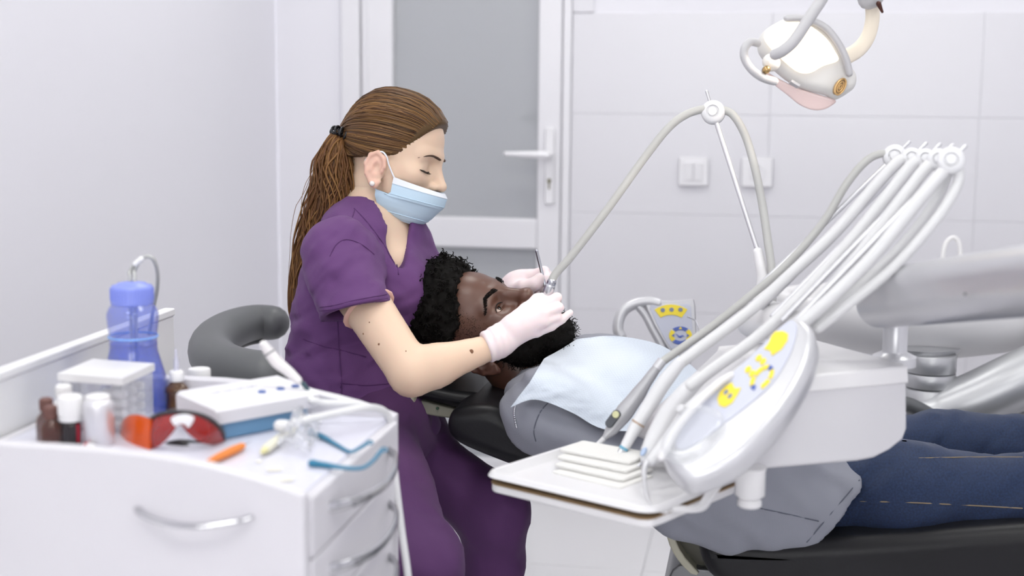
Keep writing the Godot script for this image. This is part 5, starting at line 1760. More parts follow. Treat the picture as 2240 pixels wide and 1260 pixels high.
# a head in its own axes: x to the near side, y to the crown, z to the face
func head_field(style: String) -> Field:
	var f := Field.new(Vector3(-0.105, -0.15, -0.125), Vector3(0.105, 0.14, 0.14), 0.0034)
	var id := Basis.IDENTITY
	var man := style == "patient"
	f.ball(Vector3(0, 0.035, -0.010), id, Vector3(0.073, 0.086, 0.087), 0.01)
	f.ball(Vector3(0, 0.038, 0.028), id, Vector3(0.060, 0.062, 0.060), 0.03)
	f.ball(Vector3(0, -0.032, 0.033), id, Vector3(0.057 if not man else 0.061, 0.070, 0.056), 0.03)
	f.ball(Vector3(0, -0.078, 0.030), id, Vector3(0.046 if not man else 0.053, 0.038, 0.052), 0.025)
	f.ball(Vector3(0, -0.100, 0.066), id, Vector3(0.022, 0.017, 0.020), 0.02)
	f.ball(Vector3(0, -0.060, -0.030), id, Vector3(0.050, 0.055, 0.045), 0.03)
	for s in [-1.0, 1.0]:
		f.ball(Vector3(s * 0.041, -0.024, 0.056), id, Vector3(0.022, 0.019, 0.022), 0.022)
		f.cap(Vector3(s * 0.012, 0.016, 0.083), Vector3(s * 0.044, 0.017, 0.066), 0.0105, 0.009, 0.016)
		f.cap(Vector3(s * 0.050, -0.030, 0.010), Vector3(s * 0.040, -0.085, 0.035), 0.014, 0.012, 0.02)
		# eye socket, lid
		f.ball(Vector3(s * 0.031, -0.004, 0.094), id, Vector3(0.018, 0.013, 0.018), 0.016, true)
		f.ball(Vector3(s * 0.031, -0.005, 0.0655), id, Vector3(0.0155, 0.0125, 0.0140), 0.006)
	# nose
	var wide := 1.35 if man else 1.0
	f.cap(Vector3(0, 0.012, 0.083), Vector3(0, -0.034, 0.1045), 0.0075 * wide, 0.0095 * wide, 0.012)
	f.ball(Vector3(0, -0.036, 0.106), id, Vector3(0.0105 * wide, 0.0085, 0.0090), 0.008)
	for s in [-1.0, 1.0]:
		f.ball(Vector3(s * 0.0125 * wide, -0.040, 0.093), id, Vector3(0.0075 * wide, 0.0075, 0.0095), 0.007)
		f.ball(Vector3(s * 0.0065 * wide, -0.0475, 0.0965), id, Vector3(0.0035 * wide, 0.0030, 0.0050), 0.002, true)
	if man:
		f.ball(Vector3(0, -0.036, 0.110), id, Vector3(0.0150, 0.0105, 0.0105), 0.008)
	# lips
	var lip := 0.0085 if man else 0.0062
	f.cap(Vector3(-0.017, -0.066, 0.083), Vector3(0.017, -0.066, 0.083), lip, lip, 0.012)
	f.cap(Vector3(-0.015, -0.0765, 0.081), Vector3(0.015, -0.0765, 0.081), lip, lip, 0.012)
	f.cap(Vector3(-0.02, -0.0715, 0.0925), Vector3(0.02, -0.0715, 0.0925), 0.0022, 0.0022, 0.002, true)
	# ears
	for s in [-1.0, 1.0]:
		var oy := -0.026 if man else -0.027
		var oz := 0.0 if man else 0.014
		f.ball(Vector3(s * 0.072, oy, -0.020 + oz), id, Vector3(0.009, 0.030, 0.019), 0.006)
		var arc := [Vector2(-0.002, 0.004), Vector2(-0.006, 0.020), Vector2(-0.020, 0.029), Vector2(-0.034, 0.022), Vector2(-0.040, 0.004), Vector2(-0.035, -0.014), Vector2(-0.024, -0.029), Vector2(-0.013, -0.034), Vector2(-0.007, -0.025)]
		for a in arc.size() - 1:
			f.cap(Vector3(s * (0.080 - 0.0006 * a), oy + arc[a].y, arc[a].x + oz), Vector3(s * (0.080 - 0.0006 * a), oy + arc[a + 1].y, arc[a + 1].x + oz), 0.0042, 0.0042, 0.004)
		f.ball(Vector3(s * 0.077, oy - 0.031, -0.016 + oz), id, Vector3(0.005, 0.0085, 0.0075), 0.004)
		f.cap(Vector3(s * 0.080, oy + 0.014, -0.020 + oz), Vector3(s * 0.080, oy - 0.008, -0.029 + oz), 0.003, 0.003, 0.004)
		f.ball(Vector3(s * 0.083, oy - 0.002, -0.016 + oz), id, Vector3(0.0065, 0.0115, 0.0085), 0.003, true)
		f.ball(Vector3(s * 0.079, oy - 0.004, -0.005 + oz), id, Vector3(0.0042, 0.0055, 0.0035), 0.003)
	if man:
		for s in [-1.0, 1.0]:
			f.ball(Vector3(s * 0.031, -0.0055, 0.0800), Basis(Vector3.BACK, s * 0.05), Vector3(0.0150, 0.0048, 0.012), 0.002, true)
	return f

func surf(f: Field, x: float, y: float, lift := 0.0) -> Vector3:
	var t := f.meet(Vector3(x, y, 0.138), Vector3(0, 0, -1), 0.0, 0.2)
	return Vector3(x, y, 0.138 - maxf(t, 0.0) + lift)

# the point where a pixel's ray first meets a field
func on_field(f: Field, px: float, py: float, z0: float, z1: float, lift := 0.0, fallback := -1.0) -> Vector3:
	var r := ray(px, py)
	var t := f.meet(cam_xf.origin, r, z0, z1)
	if t < 0.0:
		t = fallback if fallback > 0.0 else z1
	return cam_xf.origin + r * (t - lift)

func trail(f: Field, list: Array, z0: float, z1: float, lift: float, steps := 6) -> Array:
	var pts := []
	var flat := curve2(list, steps, false)
	for p in flat:
		var r := ray(p.x, p.y)
		var t := f.meet(cam_xf.origin, r, z0, z1)
		if t > 0.0:
			pts.append(cam_xf.origin + r * (t - lift))
	return pts

func span_of(pts: Array, m: float) -> Array:
	var lo := Vector3(1e9, 1e9, 1e9)
	var hi := -lo
	for p in pts:
		lo = lo.min(p)
		hi = hi.max(p)
	return [lo - Vector3(m, m, m), hi + Vector3(m, m, m)]

func finger(f: Field, pts: Array, r0: float, r1: float, k := 0.005) -> void:
	var n := pts.size() - 1
	for a in n:
		f.cap(pts[a], pts[a + 1], lerpf(r0, r1, float(a) / n), lerpf(r0, r1, float(a + 1) / n), k)

func build_dentist() -> void:
	var zt := 2.65
	var base := P(790, 960, 2.66)
	var t := thing("person", "seated dentist in purple scrubs, pale gloves and blue mask, brown ponytail", "person", Vector3(base.x, 0.0, base.z))
	var X := cam_xf.basis.x
	var fwd := (X * 0.86 + cam_xf.basis.z * 0.5)
	fwd.y = 0.0
	fwd = fwd.normalized()

	# ---- head frame
	var pitch := deg_to_rad(13.0)
	var yaw := deg_to_rad(13.0)
	var hx := X * cos(yaw) + cam_xf.basis.z * sin(yaw)
	var hz := (hx * cos(pitch) - cam_xf.basis.y * sin(pitch)).normalized()
	var near := (cam_xf.basis.z * cos(yaw) - X * sin(yaw)).normalized()
	var hy := hz.cross(near).normalized()
	if hy.dot(cam_xf.basis.y) < 0.0:
		hy = -hy
	var hxf := Transform3D(Basis(near, hy, hz).scaled_local(Vector3.ONE * 0.97), P(862, 345, 2.64))

	# ---- body
	var sh_n := P(730, 560, 2.50)
	var sh_f := P(862, 545, 2.80)
	var el_n := P(900, 818, 2.37)
	var wr_n := P(1072, 760, 2.405)
	var el_f := P(965, 765, 2.84)
	var wr_f := P(1092, 652, 2.745)
	var hip_n := P(800, 960, 2.56)
	var hip_f := P(840, 945, 2.74)
	var kn_n := P(915, 1240, 2.28)
	var kn_f := P(1082, 1125, 2.62)
	var an_n := Vector3(kn_n.x + 0.02, 0.09, kn_n.z - 0.04)
	var an_f := Vector3(kn_f.x - 0.01, 0.09, kn_f.z - 0.02)
	var box := span_of([sh_n, sh_f, el_n, wr_n, el_f, wr_f, hip_n, hip_f, kn_n, kn_f, an_n, an_f, P(850, 430, 2.66)], 0.11)
	var f := Field.new(box[0], box[1], 0.0095)
	var nk := hxf * Vector3(0, -0.055, -0.022)
	f.cap(nk, P(806, 500, 2.655), 0.047, 0.052, 0.02)
	f.cap(P(806, 500, 2.655), P(800, 560, 2.65), 0.055, 0.09, 0.05)
	f.cap(P(815, 585, 2.65), P(790, 760, 2.66), 0.12, 0.11, 0.05, false, fwd, 0.66)
	f.cap(P(790, 760, 2.66), P(795, 920, 2.66), 0.11, 0.14, 0.05, false, fwd, 0.7)
	f.cap(sh_n, sh_f, 0.045, 0.045, 0.04)
	f.cap(P(812, 520, 2.655), P(866, 590, 2.585), 0.05, 0.03, 0.05)
	for a in [[sh_n, el_n, wr_n], [sh_f, el_f, wr_f]]:
		f.cap(a[0], a[1], 0.047, 0.038, 0.02)
		f.cap(a[1], a[1].lerp(a[2], 0.3), 0.036, 0.036, 0.014)
		f.cap(a[1].lerp(a[2], 0.3), a[2], 0.036, 0.0225, 0.014)
	f.cap(hip_n, kn_n, 0.075, 0.05, 0.05)
	f.cap(kn_n, an_n, 0.048, 0.034, 0.03)
	f.cap(hip_f, kn_f, 0.075, 0.05, 0.05)
	f.cap(kn_f, an_f, 0.048, 0.034, 0.03)
	var mb := MB.new()
	mb.colored = true
	var tone := lin("dfc2aa")
	mb.col = tone
	f.to(mb)
	var hf := head_field("dentist")
	var blush := lin("e4b5a4")
	hf.to(mb, func(p: Vector3) -> Color:
		var c := tone
		var ear := clampf((absf(p.x) - 0.074) / 0.006, 0.0, 1.0)
		c = c.lerp(blush, ear * 0.75)
		return c, hxf)
	var skin := skin_mat("fair_skin", 0.5)
	part("body", mb.done(), skin, t)

	# moles on the near arm
	var mole := mat("mole", hexc("7a5238"), 0.6)
	for q in [[1031, 769, 5.0], [829, 753, 2.6], [834, 751, 1.8], [795, 730, 2.0], [808, 705, 1.4], [888, 768, 1.4], [823, 771, 1.2]]:
		var p := on_field(f, q[0], q[1], 2.2, 2.7, 0.0)
		part("mole", lathe_mesh(axis_at(p, cam_xf.basis.z), [[0.0, 0.0012], [S(q[2], 2.4), 0.0006], [S(q[2], 2.4), -0.003]], 10), mole, t)

	# ---- brows, lashes
	var hair_dark := mat("brow_brown", hexc("4a3426"), 0.8)
	for s in [-1.0, 1.0]:
		var bp := []
		for q in [[0.015, 0.0145], [0.024, 0.0165], [0.034, 0.0180], [0.045, 0.0160], [0.056, 0.0085]]:
			bp.append(hxf * surf(hf, s * q[0], q[1], 0.0011))
		part("eyebrow", tube_mesh(spline(bp, 4), spline_f([0.0034, 0.0038, 0.0032, 0.0022, 0.0008], 4), 8, true, 0.6, hz), hair_dark, t)
		var lp := []
		for q in [[0.020, -0.0130], [0.028, -0.0150], [0.037, -0.0152], [0.046, -0.0142], [0.0545, -0.0128]]:
			lp.append(hxf * surf(hf, s * q[0], q[1], 0.0012))
		part("eyelashes", tube_mesh(spline(lp, 4), spline_f([0.0008, 0.0015, 0.0018, 0.0017, 0.0008], 4), 6), mat("lash_dark", hexc("2c211c"), 0.8), t)
		var lash_line := spline(lp, 4)
		mb = MB.new()
		for q in range(1, lash_line.size()):
			var dirl := (hxf.basis * Vector3(s * 0.25, -0.35, 0.9)).normalized()
			tube(mb, [lash_line[q], lash_line[q] + dirl * 0.004 + hy * -0.0006, lash_line[q] + dirl * 0.0075 + hy * 0.0008], [0.0005, 0.0004, 0.0002], 4, false)
		part("lash_fringe", mb.done(), mat("lash_dark", hexc("2c211c"), 0.8), t)
	part("earring", lathe_mesh(axis_at(hxf * Vector3(0.085, -0.058, -0.003), Vector3.UP), smooth2([[0.0, -0.005], [0.0035, -0.0036], [0.005, 0.0], [0.0035, 0.0036], [0.0, 0.005]], 4), 18), mat("pearl", hexc("ece6e2"), 0.2), t)

	dentist_hair(t, hxf)
	dentist_mask(t, hxf, hf)

	# ---- scrub top
	var top_m := cloth_mat("scrub_purple", hexc("643c73"), 60.0)
	var nz := FastNoiseLite.new()
	nz.seed = 11
	nz.frequency = 1.0
	nz.fractal_octaves = 2
	var bx := span_of([P(640, 440, 2.65), P(960, 1010, 2.65), P(740, 560, 2.40), P(880, 545, 2.90), P(930, 660, 2.9)], 0.06)
	var tf := Field.new(bx[0], bx[1], 0.0068)
	tf.cap(P(822, 575, 2.65), P(812, 640, 2.655), 0.142, 0.148, 0.05, false, fwd, 0.68)
	tf.cap(P(806, 660, 2.655), P(782, 770, 2.66), 0.146, 0.138, 0.06, false, fwd, 0.66)
	tf.cap(P(782, 770, 2.66), P(790, 900, 2.66), 0.138, 0.166, 0.05, false, fwd, 0.72)
	tf.cap(P(790, 900, 2.66), P(800, 960, 2.65), 0.166, 0.172, 0.04, false, fwd, 0.76)
	tf.cap(P(782, 532, 2.57), P(842, 526, 2.74), 0.052, 0.050, 0.05)
	tf.cap(P(748, 560, 2.51), P(862, 550, 2.79), 0.052, 0.050, 0.05)
	tf.ball(P(868, 640, 2.57), Basis.IDENTITY, Vector3(0.062, 0.066, 0.06), 0.05)
	tf.ball(P(892, 640, 2.70), Basis.IDENTITY, Vector3(0.06, 0.066, 0.06), 0.05)
	# sleeves
	var s0 := P(736, 556, 2.50)
	var s1 := P(778, 682, 2.435)
	var ax := (s1 - s0).normalized()
	var s2 := P(880, 560, 2.80)
	var s3 := P(925, 640, 2.83)
	tf.cap(s2, s3, 0.056, 0.060, 0.04)
	# folds
	var folds := func(p: Vector3) -> float:
		var q: Vector3 = cam_xf.affine_inverse() * p
		var d := nz.get_noise_3d(p.x * 9.0, p.y * 16.0 + p.x * 6.0, p.z * 9.0) * 0.0075
		var waist := exp(-pow((q.y + 0.10) / 0.10, 2.0))
		d += (1.0 - absf(nz.get_noise_3d(p.x * 5.0 + 9.0, p.y * 24.0 - p.x * 8.0, p.z * 5.0)) * 2.4) * 0.007 * waist
		d += nz.get_noise_3d(p.x * 22.0, p.y * 22.0, p.z * 22.0) * 0.0014
		return d
	tf.bend(folds)
	var lf := Field.new(s0.min(s1) - Vector3(0.12, 0.12, 0.12), s0.max(s1) + Vector3(0.12, 0.12, 0.12), 0.0052)
	lf.cap(s0 + cam_xf.basis.x * 0.012, s0.lerp(s1, 0.5), 0.056, 0.060, 0.03)
	lf.cap(s0.lerp(s1, 0.5), s1 + ax * 0.08, 0.060, 0.067, 0.02)
	lf.cap(s0, P(800, 590, 2.56), 0.052, 0.05, 0.05)
	lf.bend(func(p: Vector3) -> float:
		return float(folds.call(p)) * 0.8 + (0.4 - absf(nz.get_noise_3d(p.x * 20.0 - p.y * 16.0, p.y * 4.0, p.z * 9.0))) * 0.006)
	var cut_n := (ax * 0.35 - cam_xf.basis.y * 0.8 + cam_xf.basis.x * 0.14).normalized()
	lf.trim(s1, cut_n)
	lf.cap(s1 - ax * 0.04, s1 + ax * 0.2, 0.049, 0.0615, 0.003, true)
	# V neck
	tf.cap(P(822, 410, 2.645), P(832, 500, 2.625), 0.062, 0.052, 0.012, true)
	tf.cap(P(832, 500, 2.625), P(872, 584, 2.53), 0.050, 0.008, 0.010, true)
	tf.cap(P(850, 480, 2.60), P(880, 560, 2.52), 0.040, 0.015, 0.010, true)
	# hem
	tf.trim(P(860, 984, 2.6), (cam_xf.basis.y * -1.0 + cam_xf.basis.x * 0.28).normalized())
	mb = MB.new()
	tf.to(mb)
	var top := part("scrub_top", mb.done(), top_m, t)
	mb = MB.new()
	lf.to(mb)
	part("sleeve", mb.done(), top_m, top)
	var seam := mat("scrub_seam", hexc("512c5f"), 0.9)
	for q in [[[776, 459], [769, 480], [757, 512]], [[775, 456], [800, 482], [835, 528], [862, 575]], [[738, 690], [742, 760], [748, 850], [744, 930]], [[745, 838], [800, 843], [862, 838]], [[664, 742], [710, 758], [745, 766], [800, 780]], [[745, 846], [744, 900], [742, 980]], [[868, 500], [866, 560], [872, 600]]]:
		var line := trail(tf, q, 2.3, 2.95, 0.0012)
		if line.size() > 3:
			part("seam", tube_mesh(line, 0.0012, 5), seam, top)
	for q in [[[700, 672], [730, 668], [780, 656], [846, 644]], [[700, 680], [732, 676], [782, 664], [848, 652]], [[722, 560], [735, 536], [757, 524], [790, 534], [818, 556]]]:
		var line := trail(lf, q, 2.2, 2.7, 0.001)
		if line.size() > 3:
			part("seam", tube_mesh(line, 0.0011, 5), seam, top)
	# pink floral lining under the sleeve
	var band := []
	for a in 19:
		var an := TAU * a / 18.0
		var adir := (el_n - sh_n).normalized()
		var side := adir.cross(cam_xf.basis.z).normalized()
		var oth := side.cross(adir).normalized()
		band.append(sh_n.lerp(el_n, 0.47) + side * cos(an) * 0.0445 + oth * sin(an) * 0.0445)
	part("sleeve_lining", tube_mesh(band, 0.003, 8, false, 2.0, ax), mat("lining_pink", hexc("e3b7a8"), 0.7), top)

	# ---- trousers
	var pant_m := cloth_mat("scrub_trousers", hexc("563061"), 60.0)
	bx = span_of([hip_n, hip_f, kn_n, kn_f, an_n, an_f], 0.13)
	var pf := Field.new(bx[0], bx[1], 0.0095)
	pf.cap(P(800, 945, 2.62), P(825, 935, 2.72), 0.125, 0.12, 0.04)
	pf.cap(hip_n, kn_n, 0.090, 0.066, 0.04)
	pf.cap(kn_n, an_n + Vector3(0, 0.02, 0), 0.065, 0.062, 0.04)
	pf.cap(hip_f, kn_f, 0.084, 0.058, 0.04)
	pf.cap(kn_f, an_f + Vector3(0, 0.02, 0), 0.058, 0.054, 0.04)
	pf.bend(func(p: Vector3) -> float:
		return nz.get_noise_3d(p.x * 8.0, p.y * 14.0 + p.x * 5.0, p.z * 8.0) * 0.007 + (0.5 - absf(nz.get_noise_3d(p.x * 14.0, p.y * 9.0, p.z * 14.0))) * 0.004)
	pf.trim(Vector3(0, 0.085, 0), Vector3.DOWN)
	mb = MB.new()
	pf.to(mb)
	part("trousers", mb.done(), pant_m, t)
	# shoes
	for a in [an_n, an_f]:
		var sf := Field.new(a + Vector3(-0.1, -0.1, -0.12), a + Vector3(0.26, 0.08, 0.12), 0.009)
		sf.cap(Vector3(a.x - 0.02, 0.045, a.z), Vector3(a.x + 0.15, 0.036, a.z + 0.02), 0.043, 0.038, 0.03)
		sf.cap(Vector3(a.x, 0.05, a.z), a + Vector3(0, 0.02, 0), 0.04, 0.036, 0.03)
		sf.trim(Vector3(0, 0.001, 0), Vector3.DOWN)
		mb = MB.new()
		sf.to(mb)
		part("shoe", mb.done(), mat("shoe_white", hexc("dedee2"), 0.5), t)

	# ---- gloves
	var glove := mat("glove_pale", hexc("ecdcdf"), 0.55)
	glove.subsurf_scatter_enabled = true
	glove.subsurf_scatter_strength = 0.2
	var wrinkle := FastNoiseLite.new()
	wrinkle.seed = 4
	var arm_n := (wr_n - el_n).normalized()
	var gp := [P(1040, 775, 2.40), P(1078, 757, 2.405), P(1250, 690, 2.43), P(1190, 640, 2.49), P(1200, 720, 2.49)]
	bx = span_of(gp, 0.045)
	var gf := Field.new(bx[0], bx[1], 0.0031)
	var w := P(1090, 748, 2.407)
	var mcp := [P(1176, 674, 2.414), P(1188, 686, 2.408), P(1188, 704, 2.408), P(1174, 725, 2.418)]
	gf.cap(P(1040, 772, 2.402), w, 0.0275, 0.0265, 0.012)
	gf.cap(w, P(1145, 708, 2.413), 0.0260, 0.028, 0.012, false, cam_xf.basis.z, 0.72)
	var pr := [[0.023, 0.0112], [0.024, 0.0112], [0.024, 0.0108], [0.022, 0.0105]]
	for a in 4:
		gf.cap(P(1125, 718, 2.412), mcp[a], 0.020, pr[a][1], 0.008)
	finger(gf, [mcp[0], P(1218, 651, 2.424), P(1207, 668, 2.462), P(1190, 684, 2.482)], 0.0098, 0.0078, 0.002)
	finger(gf, [mcp[1], P(1222, 673, 2.416), P(1210, 690, 2.454), P(1196, 700, 2.474)], 0.0098, 0.0078, 0.002)
	finger(gf, [mcp[2], P(1218, 694, 2.418), P(1207, 708, 2.454), P(1194, 712, 2.470)], 0.0096, 0.0076, 0.002)
	finger(gf, [mcp[3], P(1206, 713, 2.420), P(1229, 699, 2.424), P(1247, 684, 2.428)], 0.0098, 0.0060, 0.003)
	finger(gf, [P(1116, 712, 2.424), P(1150, 676, 2.418), P(1174, 655, 2.424), P(1193, 648, 2.432)], 0.0112, 0.0080, 0.006)
	gf.bend(func(p: Vector3) -> float:
		var along := (p - w).dot(arm_n)
		var cuffy := clampf((0.02 - along) / 0.03, 0.0, 1.0)
		return sin(along * 520.0 + wrinkle.get_noise_3d(p.x * 900.0, p.y * 900.0, p.z * 900.0) * 4.0) * 0.0009 * cuffy + wrinkle.get_noise_3d(p.x * 2500.0, p.y * 2500.0, p.z * 2500.0) * 0.0005)
	gf.trim(P(1063, 762, 2.402), -(arm_n + cam_xf.basis.y * 0.05).normalized())
	mb = MB.new()
	gf.to(mb)
	part("glove", mb.done(), glove, t)
	# far hand
	gp = [P(1080, 660, 2.745), P(1210, 580, 2.70), P(1190, 640, 2.74), P(1150, 600, 2.74)]
	bx = span_of(gp, 0.045)
	gf = Field.new(bx[0], bx[1], 0.0031)
	w = P(1098, 646, 2.742)
	gf.cap(P(1060, 682, 2.762), w, 0.027, 0.025, 0.012)
	gf.cap(w, P(1140, 620, 2.735), 0.026, 0.026, 0.014)
	mcp = [P(1160, 604, 2.722), P(1166, 606, 2.745), P(1160, 616, 2.765), P(1150, 628, 2.78)]
	for a in 4:
		gf.cap(P(1130, 624, 2.738), mcp[a], 0.020, 0.0125, 0.014)
	finger(gf, [mcp[0], P(1190, 594, 2.712), P(1196, 607, 2.697), P(1190, 620, 2.690)], 0.0112, 0.0078)
	finger(gf, [mcp[1], P(1196, 602, 2.742), P(1199, 622, 2.722), P(1188, 634, 2.712)], 0.0112, 0.0078)
	finger(gf, [mcp[2], P(1190, 616, 2.765), P(1190, 638, 2.745), P(1178, 646, 2.73)], 0.0108, 0.0075)
	finger(gf, [mcp[3], P(1178, 632, 2.78), P(1180, 648, 2.76), P(1170, 654, 2.745)], 0.0098, 0.0068)
	finger(gf, [P(1122, 636, 2.715), P(1148, 628, 2.692), P(1168, 622, 2.682), P(1181, 606, 2.680)], 0.0150, 0.0088, 0.012)
	gf.bend(func(p: Vector3) -> float: return wrinkle.get_noise_3d(p.x * 1800.0, p.y * 1800.0, p.z * 1800.0) * 0.0009)
	mb = MB.new()
	gf.to(mb)
	part("glove", mb.done(), glove, t)

	# ---- instruments in the hands
	var steel := mat("steel", hexc("b9bac0"), 0.25, 1.0)
	var hp := thing("dental_handpiece", "brushed steel handpiece pinched between the dentist's gloved fingers", "dental instrument", P(1200, 640, 2.43))
	var hb := P(1166, 700, 2.50)
	part("coupling", tube_mesh(PP([[1207, 617, 2.425], [1203, 626, 2.427]]), S(10.5, 2.42), 18), steel, hp)
	part("collar", tube_mesh(PP([[1203.5, 625, 2.427], [1202.5, 627.5, 2.4275]]), S(11.3, 2.42), 18, false), mat("collar_dark", hexc("4a4a4e"), 0.4), hp)
	part("body", tube_mesh(spline([P(1203, 627, 2.427), P(1196, 644, 2.433), P(1182, 672, 2.46), hb], 5), spline_f([S(12, 2.42), S(12, 2.42), S(9, 2.45), S(4, 2.5)], 5), 18), mat("steel_bright", hexc("cfd0d4"), 0.22, 0.85), hp)
	var mr := thing("mouth_mirror", "thin steel mirror handle held upright by the dentist's far hand", "dental instrument", P(1185, 600, 2.68))
	part("handle", tube_mesh(PP([[1174, 549, 2.672], [1190, 616, 2.682], [1198, 645, 2.672]]), S(3.6, 2.68), 12), steel, mr)
	part("stem", tube_mesh(PP([[1198, 645, 2.672], [1185, 672, 2.62], [1172, 690, 2.57]]), S(1.6, 2.68), 8), steel, mr)
	part("mirror_head", lathe_mesh(axis_at(P(1170, 692, 2.565), Vector3(0.4, 1, 0.2)), [[0.0, 0.001], [0.010, 0.001], [0.011, 0.0], [0.010, -0.001], [0.0, -0.001]], 20), steel, mr)

func dentist_hair(t: Node3D, hxf: Transform3D) -> void:
	var cols := [lin("463222"), lin("533a26"), lin("60452c"), lin("705133"), lin("84623d")]
	var hm := mat("hair_strands", Color.WHITE, 0.42)
	hm.vertex_color_use_as_albedo = true
	hm.metallic_specular = 0.35
	var f := Field.new(Vector3(-0.10, -0.10, -0.135), Vector3(0.10, 0.15, 0.115), 0.0042)
	f.ball(Vector3(0, 0.036, -0.014), Basis.IDENTITY, Vector3(0.080, 0.095, 0.093), 0.01)
	f.ball(Vector3(0, 0.058, 0.030), Basis.IDENTITY, Vector3(0.066, 0.062, 0.066), 0.02)
	f.cap(Vector3(0, 0.030, -0.075), Vector3(0, 0.024, -0.106), 0.03, 0.013, 0.03)
	f.ball(Vector3(0, -0.035, -0.046), Basis.IDENTITY, Vector3(0.064, 0.050, 0.046), 0.02)
	f.trim(Vector3(0, 0.086, 0.0905), Vector3(0, -0.60, 0.80).normalized())
	f.trim(Vector3(0, 0.002, 0.022), Vector3(0, -0.98, 0.18).normalized())
	var mb := MB.new()
	mb.colored = true
	mb.col = lin("56402a")
	f.to(mb, null, hxf)
	# strands combed from the hairline to the tie
	var tie := Vector3(0, 0.023, -0.108)
	var c0 := Vector3(0, 0.03, -0.012)
	rng.seed = 31
	for n in 620:
		var a := rng.randf()
		var sgn := 1.0 if rng.randf() < 0.72 else -1.0
		var start: Vector3
		if a < 0.55:
			# front hairline, crown to temple
			var u := a / 0.55
			var y := lerpf(0.100, 0.006, u)
			start = Vector3(sgn * lerpf(0.0, 0.071, pow(u, 0.55)), y, lerpf(0.094, 0.030, u))
		elif a < 0.85:
			# behind the ear, down to the nape
			var u := (a - 0.55) / 0.3
			start = Vector3(sgn * lerpf(0.074, 0.02, u * u), lerpf(0.004, -0.072, u), lerpf(0.018, -0.07, u))
		else:
			var u := rng.randf()
			start = Vector3(sgn * rng.randf() * 0.07, 0.10 - 0.05 * u, 0.05 - 0.06 * u)
		var d0 := (start - c0).normalized()
		var d1 := (tie - c0).normalized()
		var pts := []
		var rr := []
		var wob := rng.randf_range(-0.5, 0.5)
		var lift := rng.randf_range(0.0005, 0.0035)
		for s in 13:
			var u := s / 12.0
			var d := d0.slerp(d1, u)
			d = (d + Vector3(0, 0.16 * sin(u * PI) * (0.6 + 0.4 * wob), 0)).normalized()
			var hit := 0.06
			while f.sample(c0 + d * hit) < 0.0 and hit < 0.15:
				hit += 0.002
			pts.append(hxf * (c0 + d * (hit + lift * sin(minf(u * 4.0, 1.0) * PI * 0.5) - 0.0012)))
			rr.append(lerpf(0.0009, 0.0016, sin(u * PI)))
		mb.col = cols[rng.randi() % cols.size()] * rng.randf_range(0.8, 1.15)
		tube(mb, pts, rr, 5, false)
	part("hair", mb.done(), hm, t)

	# ponytail
	mb = MB.new()
	mb.colored = true
	var z := 2.625
	var path := [P(762, 296, 2.64), P(742, 314, z), P(732, 360, z), P(726, 410, z), P(710, 470, z), P(684, 540, z), P(662, 610, z), P(650, 680, z), P(656, 744, z + 0.01)]
	var rads := [10.0, 24.0, 43.0, 48.0, 49.0, 40.0, 28.0, 18.0, 3.0]
	var pp := spline(path, 6)
	var pr := spline_l(rads, 6)
	var core := []
	for a in pr.size():
		core.append(S(pr[a] * 0.72, z))
	mb.col = lin("4a3020")
	tube(mb, pp, core, 16, true, 0.9)
	var nz := FastNoiseLite.new()
	nz.seed = 8
	nz.frequency = 1.0
	nz.fractal_octaves = 1
	for n in 420:
		var an := rng.randf() * TAU
		var rho := sqrt(rng.randf()) * 1.0
		rho = maxf(rho, 0.55)
		var s0 := rng.randi_range(0, 4)
		var s1 := rng.randi_range(30, pp.size())
		var pts := []
		var rr := []
		var ph := rng.randf() * 50.0
		var stray := 1.0 if rng.randf() > 0.06 else 1.22
		for a in range(s0, s1):
			var u := float(a) / pp.size()
			var tw := an + u * 1.1 + nz.get_noise_2d(ph, u * 2.2) * 0.9
			var rad := S(pr[a], z) * (rho + nz.get_noise_2d(u * 2.5, ph) * 0.22) * stray
			var tan: Vector3 = (pp[min(a + 1, pp.size() - 1)] - pp[max(a - 1, 0)]).normalized()
			var sd := tan.cross(cam_xf.basis.z).normalized()
			pts.append(pp[a] + sd * cos(tw) * rad + cam_xf.basis.z * sin(tw) * rad * 0.8)
			rr.append(lerpf(0.0022, 0.0008, u))
		var c: Color = cols[rng.randi() % cols.size()]
		mb.col = c.lerp(lin("7a4f28"), 0.35)
		if stray > 1.1:
			for a in rr.size():
				rr[a] *= 0.35
		if pts.size() > 3:
			tube(mb, pts, rr, 5, false)
	part("ponytail", mb.done(), hm, t)
	# coiled black hair tie
	mb = MB.new()
	var ring_c := P(750, 300, 2.630)
	var axis := (P(742, 318, 2.625) - P(772, 280, 2.64)).normalized()
	var rx := axis_at(ring_c, axis)
	var coil := []
	for s in 181:
		var a1 := TAU * s / 180.0
		var a2 := a1 * 13.0
		var rad := 0.0190 + cos(a2) * 0.0072
		coil.append(rx * Vector3(cos(a1) * rad, sin(a2) * 0.0075, sin(a1) * rad))
	tube(mb, coil, 0.0025, 7, false)
	part("hair_tie", mb.done(), mat("coil_black", hexc("191a1e"), 0.2), t)

